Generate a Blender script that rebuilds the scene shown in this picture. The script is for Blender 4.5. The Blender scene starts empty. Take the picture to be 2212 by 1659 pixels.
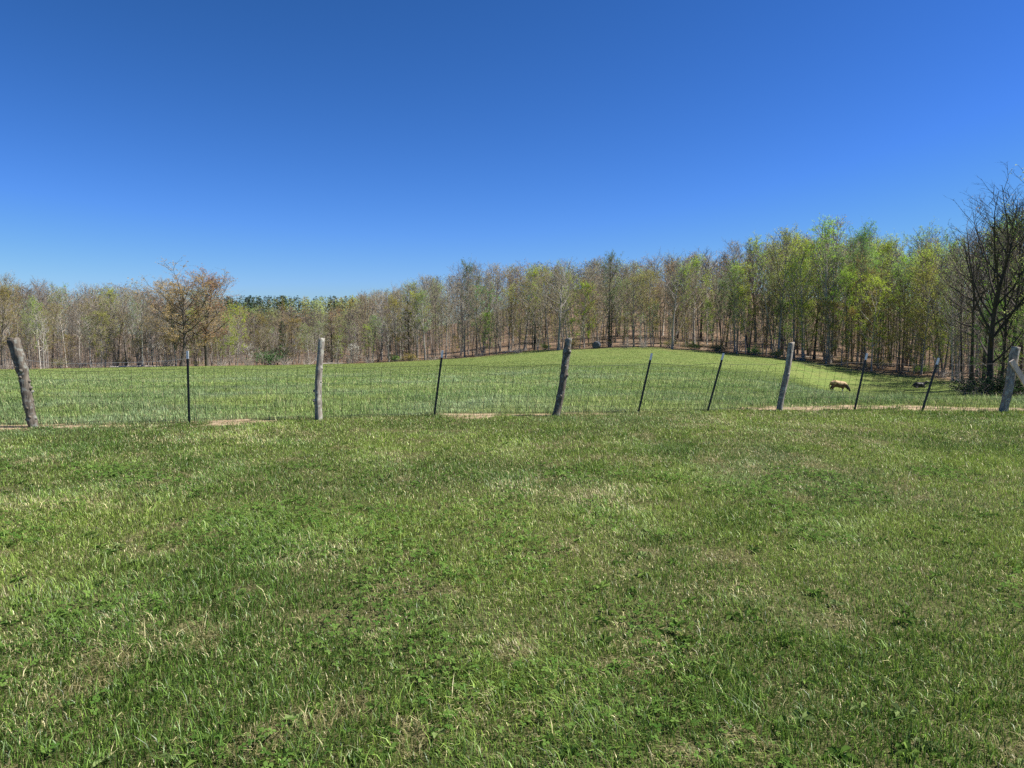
import bpy, bmesh, math, random
import numpy as np
from mathutils import Vector, Matrix

R = math.radians
rnd = random.Random(7)
rng = np.random.default_rng(7)
scene = bpy.context.scene
COL = scene.collection

# ---------------------------------------------------------------- camera frame
PW, PH, F, HOR = 2212.0, 1659.0, 1548.0, 700.0
CAMZ = 1.6
PIT = math.atan((PH / 2 - HOR) / F)
CP, SP = math.cos(PIT), math.sin(PIT)


def ray(px, py):
    xc = (px - PW / 2) / F
    yc = (PH / 2 - py) / F
    return Vector((xc, CP + yc * SP, -SP + yc * CP))


def slope(py):
    yc = (PH / 2 - py) / F
    return (-SP + yc * CP) / (CP + yc * SP)


def at_ground(px, py, z=0.0):
    d = ray(px, py)
    t = (z - CAMZ) / d.z
    return Vector((d.x * t, d.y * t, z))


def at_depth(px, py, y):
    d = ray(px, py)
    t = y / d.y
    return Vector((d.x * t, y, CAMZ + d.z * t))


# ---------------------------------------------------------------- helpers
def tag(o, label=None, cat=None, group=None, kind=None):
    if label: o['label'] = label
    if cat: o['category'] = cat
    if group: o['group'] = group
    if kind: o['kind'] = kind
    return o


def link(o, parent=None):
    COL.objects.link(o)
    if parent is not None:
        o.parent = parent
    return o


def empty(name, loc=(0, 0, 0)):
    o = bpy.data.objects.new(name, None)
    o.location = loc
    o.empty_display_size = 0.2
    return link(o)


class MB:
    """collects verts/faces of one mesh"""
    def __init__(self):
        self.v, self.f, self.m = [], [], []

    def tube(self, pts, rad, n=6, mat=0, cap=True, jit=None):
        base = len(self.v)
        k = len(pts)
        up = None
        for i, p in enumerate(pts):
            if i == 0: d = pts[1] - pts[0]
            elif i == k - 1: d = pts[-1] - pts[-2]
            else: d = pts[i + 1] - pts[i - 1]
            d = d.normalized()
            if up is None:
                up = Vector((1, 0, 0)) if abs(d.x) < 0.8 else Vector((0, 1, 0))
            a = (up - d * up.dot(d)).normalized()
            b = d.cross(a)
            up = a
            for j in range(n):
                t = 2 * math.pi * j / n
                r = rad[i] * (jit(i, j) if jit else 1.0)
                q = p + a * (r * math.cos(t)) + b * (r * math.sin(t))
                self.v.append((q.x, q.y, q.z))
        for i in range(k - 1):
            for j in range(n):
                j2 = (j + 1) % n
                self.f.append((base + i * n + j, base + i * n + j2, base + (i + 1) * n + j2, base + (i + 1) * n + j))
                self.m.append(mat)
        if cap:
            self.f.append(tuple(base + (k - 1) * n + j for j in range(n))); self.m.append(mat)
            self.f.append(tuple(base + n - 1 - j for j in range(n))); self.m.append(mat)

    def spike(self, p, q, r, mat=0):
        d = (q - p)
        if d.length < 1e-5: return
        d.normalize()
        u = Vector((0, 0, 1)) if abs(d.z) < 0.9 else Vector((1, 0, 0))
        a = d.cross(u).normalized(); b = d.cross(a)
        s = len(self.v)
        for t in (0, 2.094, 4.189):
            w = p + a * (r * math.cos(t)) + b * (r * math.sin(t))
            self.v.append((w.x, w.y, w.z))
        self.v.append((q.x, q.y, q.z))
        self.f += [(s, s + 1, s + 3), (s + 1, s + 2, s + 3), (s + 2, s, s + 3)]
        self.m += [mat] * 3

    def leaf(self, c, size, rg, mat=0, flat=0.3):
        n = Vector((rg.gauss(0, 1), rg.gauss(0, 1), rg.gauss(0, 1) + flat * 3))
        if n.length < 1e-3: n = Vector((0, 0, 1))
        n.normalize()
        a = n.orthogonal().normalized()
        t = rg.uniform(0, 6.28)
        b = n.cross(a)
        a, b = a * math.cos(t) + b * math.sin(t), b * math.cos(t) - a * math.sin(t)
        s = len(self.v)
        w = size * 0.5
        for (x, y) in ((-1, 0), (-0.1, 0.62), (1, 0), (-0.1, -0.62)):
            q = c + a * (x * w) + b * (y * w)
            self.v.append((q.x, q.y, q.z))
        self.f.append((s, s + 1, s + 2, s + 3)); self.m.append(mat)

    def box(self, M, sx, sy, sz, mat=0):
        s = len(self.v)
        for x in (-1, 1):
            for y in (-1, 1):
                for z in (-1, 1):
                    q = M @ Vector((x * sx / 2, y * sy / 2, z * sz / 2))
                    self.v.append((q.x, q.y, q.z))
        for q in ((0, 1, 3, 2), (4, 6, 7, 5), (0, 4, 5, 1), (2, 3, 7, 6), (0, 2, 6, 4), (1, 5, 7, 3)):
            self.f.append(tuple(s + i for i in q)); self.m.append(mat)

    def mesh(self, name, mats, smooth=True):
        me = bpy.data.meshes.new(name)
        me.from_pydata(self.v, [], self.f)
        for m in mats: me.materials.append(m)
        if len(mats) > 1:
            me.polygons.foreach_set('material_index', self.m)
        if smooth:
            me.polygons.foreach_set('use_smooth', [True] * len(self.f))
        me.update()
        return me

    def build(self, name, mats, parent=None, smooth=True):
        return link(bpy.data.objects.new(name, self.mesh(name, mats, smooth)), parent)


# ---------------------------------------------------------------- materials
def new_mat(name):
    m = bpy.data.materials.new(name)
    m.use_nodes = True
    nt = m.node_tree
    nt.nodes.clear()
    out = nt.nodes.new('ShaderNodeOutputMaterial')
    return m, nt, out


def N(nt, t, **kw):
    n = nt.nodes.new(t)
    for k, v in kw.items():
        if k.startswith('_'): setattr(n, k[1:], v)
        else: n.inputs[k.replace('__', ' ')].default_value = v
    return n


def ramp(nt, stops, interp='LINEAR'):
    r = nt.nodes.new('ShaderNodeValToRGB')
    r.color_ramp.interpolation = interp
    el = r.color_ramp.elements
    el[0].position, el[0].color = stops[0][0], (*stops[0][1], 1)
    el[1].position, el[1].color = stops[-1][0], (*stops[-1][1], 1)
    for p, c in stops[1:-1]:
        e = el.new(p); e.color = (*c, 1)
    return r


def mul(c, k): return tuple(x * k for x in c)


def bark_mat(name, lo, hi, scale=3.0, stretch=6.0, rough=0.9, bump=0.3, objvar=0.35, lichen=None):
    m, nt, out = new_mat(name)
    tc = N(nt, 'ShaderNodeTexCoord')
    mp = N(nt, 'ShaderNodeMapping'); mp.inputs['Scale'].default_value = (stretch, stretch, 1)
    nt.links.new(tc.outputs['Object'], mp.inputs['Vector'])
    no = N(nt, 'ShaderNodeTexNoise', Scale=scale, Detail=6.0, Roughness=0.65)
    nt.links.new(mp.outputs['Vector'], no.inputs['Vector'])
    r = ramp(nt, [(0.32, lo), (0.68, hi)])
    nt.links.new(no.outputs['Fac'], r.inputs['Fac'])
    col = r.outputs['Color']
    if lichen:
        n2 = N(nt, 'ShaderNodeTexNoise', Scale=lichen[1], Detail=3.0)
        nt.links.new(tc.outputs['Object'], n2.inputs['Vector'])
        rr = ramp(nt, [(0.52, (0, 0, 0)), (0.62, (1, 1, 1))])
        nt.links.new(n2.outputs['Fac'], rr.inputs['Fac'])
        mx = N(nt, 'ShaderNodeMix', _data_type='RGBA')
        mx.inputs[7].default_value = (*lichen[0], 1)
        nt.links.new(rr.outputs['Color'], mx.inputs[0]); nt.links.new(col, mx.inputs[6])
        col = mx.outputs[2]
    if objvar:
        oi = N(nt, 'ShaderNodeObjectInfo')
        mr = N(nt, 'ShaderNodeMapRange'); mr.inputs[3].default_value = 1 - objvar; mr.inputs[4].default_value = 1 + objvar
        nt.links.new(oi.outputs['Random'], mr.inputs[0])
        hs = N(nt, 'ShaderNodeHueSaturation')
        nt.links.new(mr.outputs[0], hs.inputs['Value']); nt.links.new(col, hs.inputs['Color'])
        col = hs.outputs['Color']
    p = N(nt, 'ShaderNodeBsdfPrincipled', Roughness=rough)
    p.inputs['Specular IOR Level'].default_value = 0.2
    nt.links.new(col, p.inputs['Base Color'])
    b = N(nt, 'ShaderNodeBump', Strength=bump, Distance=0.02)
    nt.links.new(no.outputs['Fac'], b.inputs['Height']); nt.links.new(b.outputs['Normal'], p.inputs['Normal'])
    nt.links.new(p.outputs[0], out.inputs[0])
    return m


def leaf_mat(name, c, trans=0.5, var=0.45, hue=0.03):
    """thin leaves: diffuse + translucent, each leaf its own tone"""
    m, nt, out = new_mat(name)
    g = N(nt, 'ShaderNodeNewGeometry')
    oi = N(nt, 'ShaderNodeObjectInfo')
    hs = N(nt, 'ShaderNodeHueSaturation'); hs.inputs['Color'].default_value = (*c, 1)
    mr = N(nt, 'ShaderNodeMapRange'); mr.inputs[3].default_value = 1 - var; mr.inputs[4].default_value = 1 + var
    nt.links.new(g.outputs['Random Per Island'], mr.inputs[0]); nt.links.new(mr.outputs[0], hs.inputs['Value'])
    mh = N(nt, 'ShaderNodeMapRange'); mh.inputs[3].default_value = 0.5 - hue; mh.inputs[4].default_value = 0.5 + hue
    nt.links.new(oi.outputs['Random'], mh.inputs[0]); nt.links.new(mh.outputs[0], hs.inputs['Hue'])
    d = N(nt, 'ShaderNodeBsdfDiffuse'); t = N(nt, 'ShaderNodeBsdfTranslucent')
    mx = N(nt, 'ShaderNodeMixShader', Fac=trans)
    nt.links.new(hs.outputs['Color'], d.inputs[0]); nt.links.new(hs.outputs['Color'], t.inputs[0])
    nt.links.new(d.outputs[0], mx.inputs[1]); nt.links.new(t.outputs[0], mx.inputs[2])
    nt.links.new(mx.outputs[0], out.inputs[0])
    return m


def plain_mat(name, c, rough=0.6, metal=0.0, spec=0.4, noise=0.25, scale=20):
    m, nt, out = new_mat(name)
    tc = N(nt, 'ShaderNodeTexCoord')
    no = N(nt, 'ShaderNodeTexNoise', Scale=scale, Detail=4.0)
    nt.links.new(tc.outputs['Object'], no.inputs['Vector'])
    r = ramp(nt, [(0.3, mul(c, 1 - noise)), (0.7, mul(c, 1 + noise))])
    nt.links.new(no.outputs['Fac'], r.inputs['Fac'])
    p = N(nt, 'ShaderNodeBsdfPrincipled', Roughness=rough, Metallic=metal)
    p.inputs['Specular IOR Level'].default_value = spec
    nt.links.new(r.outputs['Color'], p.inputs['Base Color'])
    nt.links.new(p.outputs[0], out.inputs[0])
    return m


def blade_mat(name, trans=0.35, gloss=0.05):
    m, nt, out = new_mat(name)
    at = N(nt, 'ShaderNodeAttribute', _attribute_name='blade_color')
    d = N(nt, 'ShaderNodeBsdfDiffuse'); t = N(nt, 'ShaderNodeBsdfTranslucent')
    mx = N(nt, 'ShaderNodeMixShader', Fac=trans)
    nt.links.new(at.outputs['Color'], d.inputs[0]); nt.links.new(at.outputs['Color'], t.inputs[0])
    nt.links.new(d.outputs[0], mx.inputs[1]); nt.links.new(t.outputs[0], mx.inputs[2])
    gl = N(nt, 'ShaderNodeBsdfGlossy', Roughness=0.45)
    gl.inputs['Color'].default_value = (0.8, 0.85, 0.8, 1)
    m2 = N(nt, 'ShaderNodeMixShader', Fac=gloss)
    nt.links.new(mx.outputs[0], m2.inputs[1]); nt.links.new(gl.outputs[0], m2.inputs[2])
    nt.links.new(m2.outputs[0], out.inputs[0])
    return m


M_BARK = bark_mat('bark_grey', (0.14, 0.125, 0.105), (0.42, 0.385, 0.34))
M_BARK_DARK = bark_mat('bark_dark', (0.06, 0.05, 0.042), (0.22, 0.185, 0.15))
M_BARK_BLACK = bark_mat('bark_blackish', (0.02, 0.017, 0.014), (0.085, 0.07, 0.06), objvar=.15)
M_BARK_PALE = bark_mat('bark_pale', (0.26, 0.23, 0.19), (0.58, 0.54, 0.47))
M_TWIG = bark_mat('twig_grey', (0.175, 0.155, 0.13), (0.36, 0.32, 0.275), scale=0.6, stretch=1, bump=0)
M_TWIG_WARM = bark_mat('twig_warm', (0.17, 0.135, 0.095), (0.35, 0.285, 0.205), scale=0.6, stretch=1, bump=0)
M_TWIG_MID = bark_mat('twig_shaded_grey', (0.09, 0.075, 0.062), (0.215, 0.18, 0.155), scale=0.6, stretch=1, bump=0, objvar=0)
M_TWIG_DARK = bark_mat('twig_dark', (0.06, 0.05, 0.042), (0.15, 0.125, 0.105), scale=0.6, stretch=1, bump=0)
LEAF = {
    'lime': leaf_mat('leaf_lime', (0.42, 0.55, 0.075)),
    'pale': leaf_mat('leaf_pale_green', (0.34, 0.43, 0.14)),
    'green': leaf_mat('leaf_green', (0.22, 0.36, 0.065)),
    'olive': leaf_mat('leaf_olive', (0.34, 0.31, 0.08)),
    'gold': leaf_mat('leaf_golden', (0.36, 0.31, 0.075)),
    'rust': leaf_mat('leaf_rust', (0.42, 0.28, 0.13)),
    'bud': leaf_mat('leaf_bud_brown', (0.30, 0.27, 0.17)),
    'deep': leaf_mat('leaf_deep_green', (0.12, 0.20, 0.075)),
    'white': leaf_mat('blossom_white', (0.72, 0.70, 0.62), var=0.2),
    'cream': leaf_mat('leaf_cream', (0.42, 0.40, 0.27), var=0.3),
    'needle': leaf_mat('needle_dark', (0.028, 0.055, 0.022), trans=0.15),
    'cedar': leaf_mat('needle_cedar', (0.085, 0.085, 0.035), trans=0.15),
}

# ---------------------------------------------------------------- terrain
COLS = [-700, 0, 300, 600, 800, 1000, 1200, 1350, 1500, 1700, 1780, 1850, 2000, 2130, 2300, 2900]
PROF = [
    [(25, 838), (45, 815), (70, 806), (100, 803), (130, 800)],
    [(25, 836), (45, 813), (70, 804), (100, 801), (130, 798)],
    [(25, 836), (45, 811), (70, 801), (100, 796), (128, 793)],
    [(25, 836), (45, 810), (70, 798), (100, 793), (150, 789)],
    [(25, 835), (45, 808), (70, 797), (100, 791), (150, 785)],
    [(25, 833), (45, 803), (70, 794), (100, 786), (150, 774)],
    [(25, 832), (42, 800), (70, 789), (100, 774), (140, 756)],
    [(25, 833), (40, 801), (70, 787), (100, 768), (135, 749)],
    [(25, 838), (38, 806), (70, 793), (100, 771), (128, 756)],
    [(22, 852), (32, 829), (60, 817), (85, 802), (118, 774)],
    [(20, 860), (28, 850), (60, 852), (82, 846), (90, 838), (102, 808), (115, 781)],
    [(20, 863), (26, 855), (60, 857), (84, 849), (92, 842), (103, 812), (112, 789)],
    [(20, 866), (24, 861), (60, 862), (86, 845), (95, 834), (105, 806)],
    [(20, 867), (23, 863), (50, 866), (65, 853), (85, 833), (100, 815)],
    [(20, 866), (23, 860), (50, 868), (62, 860), (85, 842), (100, 826)],
    [(20, 866), (23, 862), (50, 870), (62, 866), (85, 852), (100, 840)],
]
EDGE_PX = [-700, 0, 300, 600, 900, 1000, 1200, 1350, 1500, 1700, 1850, 2000, 2060, 2110, 2180, 2300, 2900]
EDGE_Y = [125, 130, 128, 150, 150, 150, 140, 135, 128, 118, 112, 105, 97, 88, 72, 66, 60]
HILL_PX = [-700, 300, 700, 1000, 1200, 1500, 2000, 2900]
HILL_K = [0.1, 0.15, 0.36, 0.6, 1.0, 1.05, 1.0, 0.9]


def edge_y(px): return float(np.interp(px, EDGE_PX, EDGE_Y))


NY, NU = 420, 300
LY = np.linspace(math.log(10.0), math.log(900.0), NY)
UPX = np.linspace(-700, 2900, NU)
_tab = np.zeros((len(COLS), NY))
for i, c in enumerate(COLS):
    ys = [10.0, 13.2, 15.0]; zs = [0.0, -0.005, -0.05]
    for (Y, py) in PROF[i]:
        ys.append(Y); zs.append(CAMZ + Y * slope(py))
    Yl, pl = PROF[i][-1]
    k = float(np.interp(c, HILL_PX, HILL_K))
    for dY, dp in ((28, 22), (75, 62), (200, 112), (900, 130)):
        ys.append(Yl + dY); zs.append(CAMZ + (Yl + dY) * slope(pl - dp * k))
    _tab[i] = np.interp(np.exp(LY), ys, zs)
TAB = np.array([np.interp(UPX, COLS, _tab[:, j]) for j in range(NY)])   # NY x NU


def blur(a, n, axis):
    k = np.hanning(n + 2)[1:-1]; k /= k.sum()
    pad = [(0, 0), (0, 0)]; pad[axis] = (n // 2, n // 2)
    b = np.pad(a, pad, mode='edge')
    return np.apply_along_axis(lambda v: np.convolve(v, k, 'valid'), axis, b)


_w = np.clip((np.exp(LY) - 13.0) / 4.0, 0, 1)[:, None]
TAB = blur(blur(TAB, 17, 0), 15, 1)
TAB *= _w


def terrain(x, y):
    x = np.asarray(x, float); y = np.asarray(y, float)
    yy = np.clip(y, 10.0, 899.0)
    px = np.clip(PW / 2 + F * x / np.maximum(yy, 12.0), -699, 2899)
    a = (np.log(yy) - LY[0]) / (LY[1] - LY[0]); b = (px - UPX[0]) / (UPX[1] - UPX[0])
    i = np.clip(a.astype(int), 0, NY - 2); j = np.clip(b.astype(int), 0, NU - 2)
    fa, fb = a - i, b - j
    return (TAB[i, j] * (1 - fa) * (1 - fb) + TAB[i + 1, j] * fa * (1 - fb) + TAB[i, j + 1] * (1 - fa) * fb + TAB[i + 1, j + 1] * fa * fb)


def zt(x, y): return float(terrain(np.array([x]), np.array([y]))[0])


def ray_hit(px, py, y0):
    y = y0
    while y < 300:
        q = at_depth(px, py, y)
        if zt(q.x, y) >= q.z: return Vector((q.x, y, zt(q.x, y)))
        y += 0.25
    return q


_vn = {}


def vnoise(x, y, s, seed):
    if seed not in _vn: _vn[seed] = np.random.default_rng(1000 + seed).random((256, 256))
    g = _vn[seed]
    u, v = np.asarray(x) / s + 1000.0, np.asarray(y) / s + 1000.0
    i, j = np.floor(u).astype(int), np.floor(v).astype(int)
    fu, fv = u - i, v - j
    fu = fu * fu * (3 - 2 * fu); fv = fv * fv * (3 - 2 * fv)
    i0, j0, i1, j1 = i % 256, j % 256, (i + 1) % 256, (j + 1) % 256
    return g[i0, j0] * (1 - fu) * (1 - fv) + g[i1, j0] * fu * (1 - fv) + g[i0, j1] * (1 - fu) * fv + g[i1, j1] * fu * fv


def fbm(x, y, s, seed, o=3):
    t, a, n = 0, 1.0, 0
    for k in range(o):
        t = t + a * vnoise(x, y, s / 2 ** k, seed + 17 * k); n += a; a *= 0.55
    return t / n


# fence uprights measured on the ground: (px base, py base, px top, py top)
POSTS = [(72, 922, 30, 732), (688, 907, 694, 731), (1201, 898, 1229, 730), (1684, 887, 1711, 740), (2167, 890, 2194, 749)]
STAKES = [(409, 914, 405, 758), (938, 898, 956, 757), (1379, 891, 1408, 763), (1528, 890, 1563, 763), (1846, 885, 1873, 763), (1992, 888, 2028, 773)]
FL = sorted([at_ground(a, b) for a, b, _, _ in POSTS + STAKES], key=lambda v: v.x)
FX = [-14.0] + [p.x for p in FL] + [14.0, 40.0]
FY = [FL[0].y - 1.2] + [p.y for p in FL] + [FL[-1].y - 0.6, FL[-1].y - 4]


def fence_y(x): return np.interp(x, FX, FY)


def bare(x, y):
    """0..1: worn clay along the fence"""
    d = y - fence_y(x)
    px = PW / 2 + F * x / np.maximum(y, 5)
    rightness = np.clip((px - 1380) / 250, 0, 1)
    band = np.exp(-((d - 0.5) / 0.50) ** 2) * rightness + np.exp(-((d - 0.16) / 0.34) ** 2) * (0.60 + 0.30 * np.exp(-((px - 230) / 130) ** 2)) * (1 - rightness)
    n = fbm(x, y * 2.6, 1.3, 3, 4) * (0.35 + 0.65 * rightness) + vnoise(x, y, 0.9, 77) * 0.65 * (1 - rightness) - 0.06 * (1 - rightness)
    v = band * 0.90 + (n - 0.5) * 1.7 + (vnoise(x, y * 1.6, 0.16, 78) - 0.5) * 0.8
    return np.clip((v - 0.42) / 0.22, 0, 1) * (band > 0.05)


def forest_mask(x, y):
    px = PW / 2 + F * x / np.maximum(y, 5)
    e = np.interp(px, EDGE_PX, EDGE_Y)
    n = fbm(x, y, 9, 9, 3)
    return np.clip((y - e + 3 + (n - 0.5) * 12) / 3, 0, 1)


# ground sheet
rows = list(np.linspace(-30, 9, 14)) + list(np.geomspace(9.5, 900, 330)) + [1300, 2000, 3500]
cols = np.linspace(-1.55, 1.55, 420)
X, Yg = [], []
for yv in rows:
    X.append(cols * max(yv, 22.0 if yv < 22 else yv)); Yg.append(np.full(cols.shape, yv))
X, Yg = np.array(X), np.array(Yg)
Z = terrain(X, Yg) - 0.004
me = bpy.data.meshes.new('ground')
nr, nc = X.shape
me.vertices.add(nr * nc)
me.vertices.foreach_set('co', np.stack([X, Yg, Z], -1).astype(np.float32).ravel())
ii, jj = np.meshgrid(np.arange(nr - 1), np.arange(nc - 1), indexing='ij')
q = np.stack([ii * nc + jj, ii * nc + jj + 1, (ii + 1) * nc + jj + 1, (ii + 1) * nc + jj], -1).reshape(-1, 4)
me.loops.add(q.size); me.loops.foreach_set('vertex_index', q.astype(np.int32).ravel())
me.polygons.add(len(q)); me.polygons.foreach_set('loop_start', np.arange(0, q.size, 4, dtype=np.int32))
me.polygons.foreach_set('use_smooth', np.ones(len(q), bool))
for nm, val in (('forest', forest_mask(X, Yg)), ('clay', bare(X, Yg)), ('pasture', np.clip((Yg - fence_y(X) - 0.2) / 0.6, 0, 1)), ('far', np.clip((Yg - 40) / 50, 0, 1))):
    a = me.attributes.new(nm, 'FLOAT', 'POINT'); a.data.foreach_set('value', val.astype(np.float32).ravel())
me.update(calc_edges=True)

m, nt, out = new_mat('ground_cover')
geo = N(nt, 'ShaderNodeNewGeometry')


def attr(n): return N(nt, 'ShaderNodeAttribute', _attribute_name=n).outputs['Fac']


def noise(sc, det=5.0, rough=0.6):
    n = N(nt, 'ShaderNodeTexNoise', Scale=sc, Detail=det, Roughness=rough)
    nt.links.new(geo.outputs['Position'], n.inputs['Vector'])
    return n.outputs['Fac']


def mixc(fac, a, b):
    mx = N(nt, 'ShaderNodeMix', _data_type='RGBA')
    nt.links.new(fac, mx.inputs[0])
    nt.links.new(a, mx.inputs[6]); nt.links.new(b, mx.inputs[7])
    return mx.outputs[2]


def rmp(fac, stops):
    r = ramp(nt, stops); nt.links.new(fac, r.inputs['Fac']); return r.outputs['Color']


lawn = rmp(noise(60.0, 8, 0.75), [(0.32, (0.04, 0.045, 0.018)), (0.5, (0.085, 0.09, 0.032)), (0.68, (0.22, 0.18, 0.10))])
past = mixc(rmp(noise(0.35, 6), [(0.40, (0, 0, 0)), (0.62, (1, 1, 1))]),
            rmp(noise(3.0, 8, 0.75), [(0.3, (0.09, 0.14, 0.03)), (0.7, (0.17, 0.225, 0.06))]),
            rmp(noise(5.0, 8, 0.75), [(0.3, (0.12, 0.15, 0.04)), (0.7, (0.22, 0.24, 0.08))]))
base = mixc(attr('pasture'), lawn, past)
clayc = rmp(noise(9.0, 8), [(0.3, (0.20, 0.13, 0.07)), (0.5, (0.35, 0.26, 0.16)), (0.7, (0.44, 0.35, 0.23))])
base = mixc(attr('clay'), base, clayc)
litter = mixc(rmp(noise(0.25, 4), [(0.4, (0, 0, 0)), (0.6, (1, 1, 1))]),
              rmp(noise(2.2, 8, 0.8), [(0.3, (0.04, 0.032, 0.024)), (0.52, (0.165, 0.12, 0.082)), (0.75, (0.36, 0.275, 0.20))]),
              rmp(noise(2.9, 8, 0.8), [(0.3, (0.05, 0.036, 0.024)), (0.52, (0.225, 0.145, 0.088)), (0.75, (0.35, 0.245, 0.16))]))
base = mixc(attr('forest'), base, litter)
pr = N(nt, 'ShaderNodeBsdfPrincipled', Roughness=0.95)
pr.inputs['Specular IOR Level'].default_value = 0.1
nt.links.new(base, pr.inputs['Base Color'])
bp = N(nt, 'ShaderNodeBump', Strength=0.8, Distance=0.06)
nt.links.new(noise(6.0, 8, 0.7), bp.inputs['Height']); nt.links.new(bp.outputs['Normal'], pr.inputs['Normal'])
nt.links.new(pr.outputs[0], out.inputs[0])
me.materials.append(m)
g = link(bpy.data.objects.new('ground', me))
tag(g, 'rolling grassy ground with worn clay strip and leaf litter under the woods', 'ground', kind='structure')


# ---------------------------------------------------------------- grass
def blades(name, P, az, h, w, lean, col, mat):
    """one mesh of curved tapered blades (quad + tip)"""
    n = len(P)
    dirx, diry = np.cos(az), np.sin(az)
    sx, sy = -diry, dirx
    tw = rng.uniform(-0.9, 0.9, n)
    sx2, sy2 = sx * np.cos(tw) + dirx * np.sin(tw), sy * np.cos(tw) + diry * np.sin(tw)
    V = np.empty((n, 5, 3), np.float32)
    hm, lm = h * 0.55, lean * h * 0.32
    ht, lt = h * np.sqrt(np.maximum(1 - (lean * 0.55) ** 2, 0.15)), lean * h
    for k, (s, hh, ll, ww) in enumerate(((-1, 0, 0, 0.5), (1, 0, 0, 0.5), (-1, hm, lm, 0.42), (1, hm, lm, 0.42), (0, ht, lt, 0))):
        V[:, k, 0] = P[:, 0] + dirx * ll + sx2 * s * w * ww
        V[:, k, 1] = P[:, 1] + diry * ll + sy2 * s * w * ww
        V[:, k, 2] = P[:, 2] + hh - (0.005 if k < 2 else 0)
    me = bpy.data.meshes.new(name)
    me.vertices.add(n * 5); me.vertices.foreach_set('co', V.ravel())
    b = (np.arange(n, dtype=np.int32) * 5)[:, None]
    L = (b + np.array([0, 1, 3, 2, 2, 3, 4], np.int32)[None]).ravel()
    me.loops.add(len(L)); me.loops.foreach_set('vertex_index', L)
    me.polygons.add(2 * n)
    ls = (np.arange(n, dtype=np.int32) * 7)[:, None] + np.array([0, 4], np.int32)[None]
    me.polygons.foreach_set('loop_start', ls.ravel())
    at = me.attributes.new('blade_color', 'FLOAT_COLOR', 'POINT')
    c = np.ones((n, 5, 4), np.float32); c[:, :, :3] = col[:, None, :]
    at.data.foreach_set('color', c.ravel())
    me.materials.append(mat)
    me.update(calc_edges=True)
    return link(bpy.data.objects.new(name, me))


def scatter(y0, y1, dens, margin=1.12, off=2.4):
    """random points in the view fan between two depths"""
    a0, a1 = y0, y1
    hw = 0.7145 * margin
    area = hw * (a1 ** 2 - a0 ** 2) + 2 * off * (a1 - a0)
    n = int(area * dens)
    y = np.sqrt(rng.random(n) * (a1 ** 2 - a0 ** 2) + a0 ** 2)
    x = (rng.random(n) * 2 - 1) * (hw * y + off)
    return x, y


def mixv(a, b, t): return a * (1 - t)[:, None] + b * t[:, None]


C = lambda *v: np.array(v)[None, :]
DK, MD, YG, BL, ST, GR = C(.050, .102, .015), C(.116, .202, .030), C(.250, .330, .062), C(.135, .20, .08), C(.47, .42, .21), C(.23, .295, .15)


def lawn_colours(x, y, past):
    n = len(x)
    t = rng.random(n)
    p1, p2, p3 = fbm(x, y, 1.9, 31), fbm(x, y, 0.7, 32), fbm(x, y, 2.6, 33)
    big = fbm(x, y * 0.6, 4.5, 36)
    col = mixv(np.repeat(DK, n, 0), np.repeat(MD, n, 0), np.clip(t * 1.3, 0, 1))
    yg = np.clip((p1 - 0.40) * 3.2 + (big - 0.5) * 2.0 + (t - 0.5) * 0.9, 0, 1)
    col = mixv(col, np.repeat(YG, n, 0), yg * 0.75)
    bl = np.clip((p3 - 0.56) * 5, 0, 1) * 0.5
    col = mixv(col, np.repeat(BL, n, 0), bl)
    dry = np.clip((p2 - 0.56) * 5, 0, 1) * 0.30 + 0.055 + 0.12 * np.clip((big - 0.55) * 4, 0, 1)
    isdry = rng.random(n) < dry
    col = np.where(isdry[:, None], ST * rng.uniform(0.55, 1.1, (n, 1)), col)
    if past is not None:
        u = rng.random(n)
        pc = mixv(np.repeat(C(.15, .225, .07), n, 0), np.repeat(GR, n, 0), np.clip(u * 0.7 + (p3 - .5) * 3, 0, 1))
        pc = mixv(pc, np.repeat(C(.26, .315, .09), n, 0), np.clip((p1 - .42) * 3.4 + (u - .5) * .6, 0, 1) * 0.75)
        pc = np.where((rng.random(n) < 0.10)[:, None], C(.36, .32, .17), pc)
        col = mixv(col, pc, past)
    return col * np.clip(np.exp(rng.normal(0.04, 0.48, (n, 1))), .35, 1.9), isdry, p1, p2


def thin(x, y): return np.clip((fbm(x, y, 0.38, 41) - 0.63) * 8, 0, 1)


M_BLADE = blade_mat('grass_blade', trans=0.27, gloss=0.035)
M_PASTURE = blade_mat('pasture_blade', trans=0.25, gloss=0.012)
M_FLAT = blade_mat('flat_leaf', trans=0.3, gloss=0.0)
zones = [(1.1, 3.6, 11500, 0.95), (3.6, 6.0, 8500, 1.0), (6.0, 9.5, 5200, 1.2), (9.5, 14.0, 3000, 1.55)]
PX_, PY_, PK = [], [], []
for (a, b, dn, k) in zones:
    x, y = scatter(a, b, dn)
    PX_.append(x); PY_.append(y); PK.append(np.full(len(x), k))
x, y, k = np.concatenate(PX_), np.concatenate(PY_), np.concatenate(PK)
keep = (y < fence_y(x) + 0.1) & (rng.random(len(x)) > bare(x, y) * 0.86) & (rng.random(len(x)) > 0.30 * thin(x, y))
x, y, k = x[keep], y[keep], k[keep]
col, isdry, p1, p2 = lawn_colours(x, y, None)
n = len(x)
tall = np.clip((fbm(x, y, 0.9, 35) - 0.45) * 3, 0, 1)
h = rng.gamma(6, 1 / 6, n) * (0.023 + 0.020 * tall) * (1 + 0.12 * (k - 1)) * (0.40 + 0.75 * vnoise(x, y, 0.055, 81) + 0.55 * vnoise(x, y, 0.16, 82))
long_ = rng.random(n) < 0.008
h[long_] *= rng.uniform(1.4, 2.2, long_.sum())
w = rng.uniform(0.0018, 0.0050, n) * k
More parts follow.
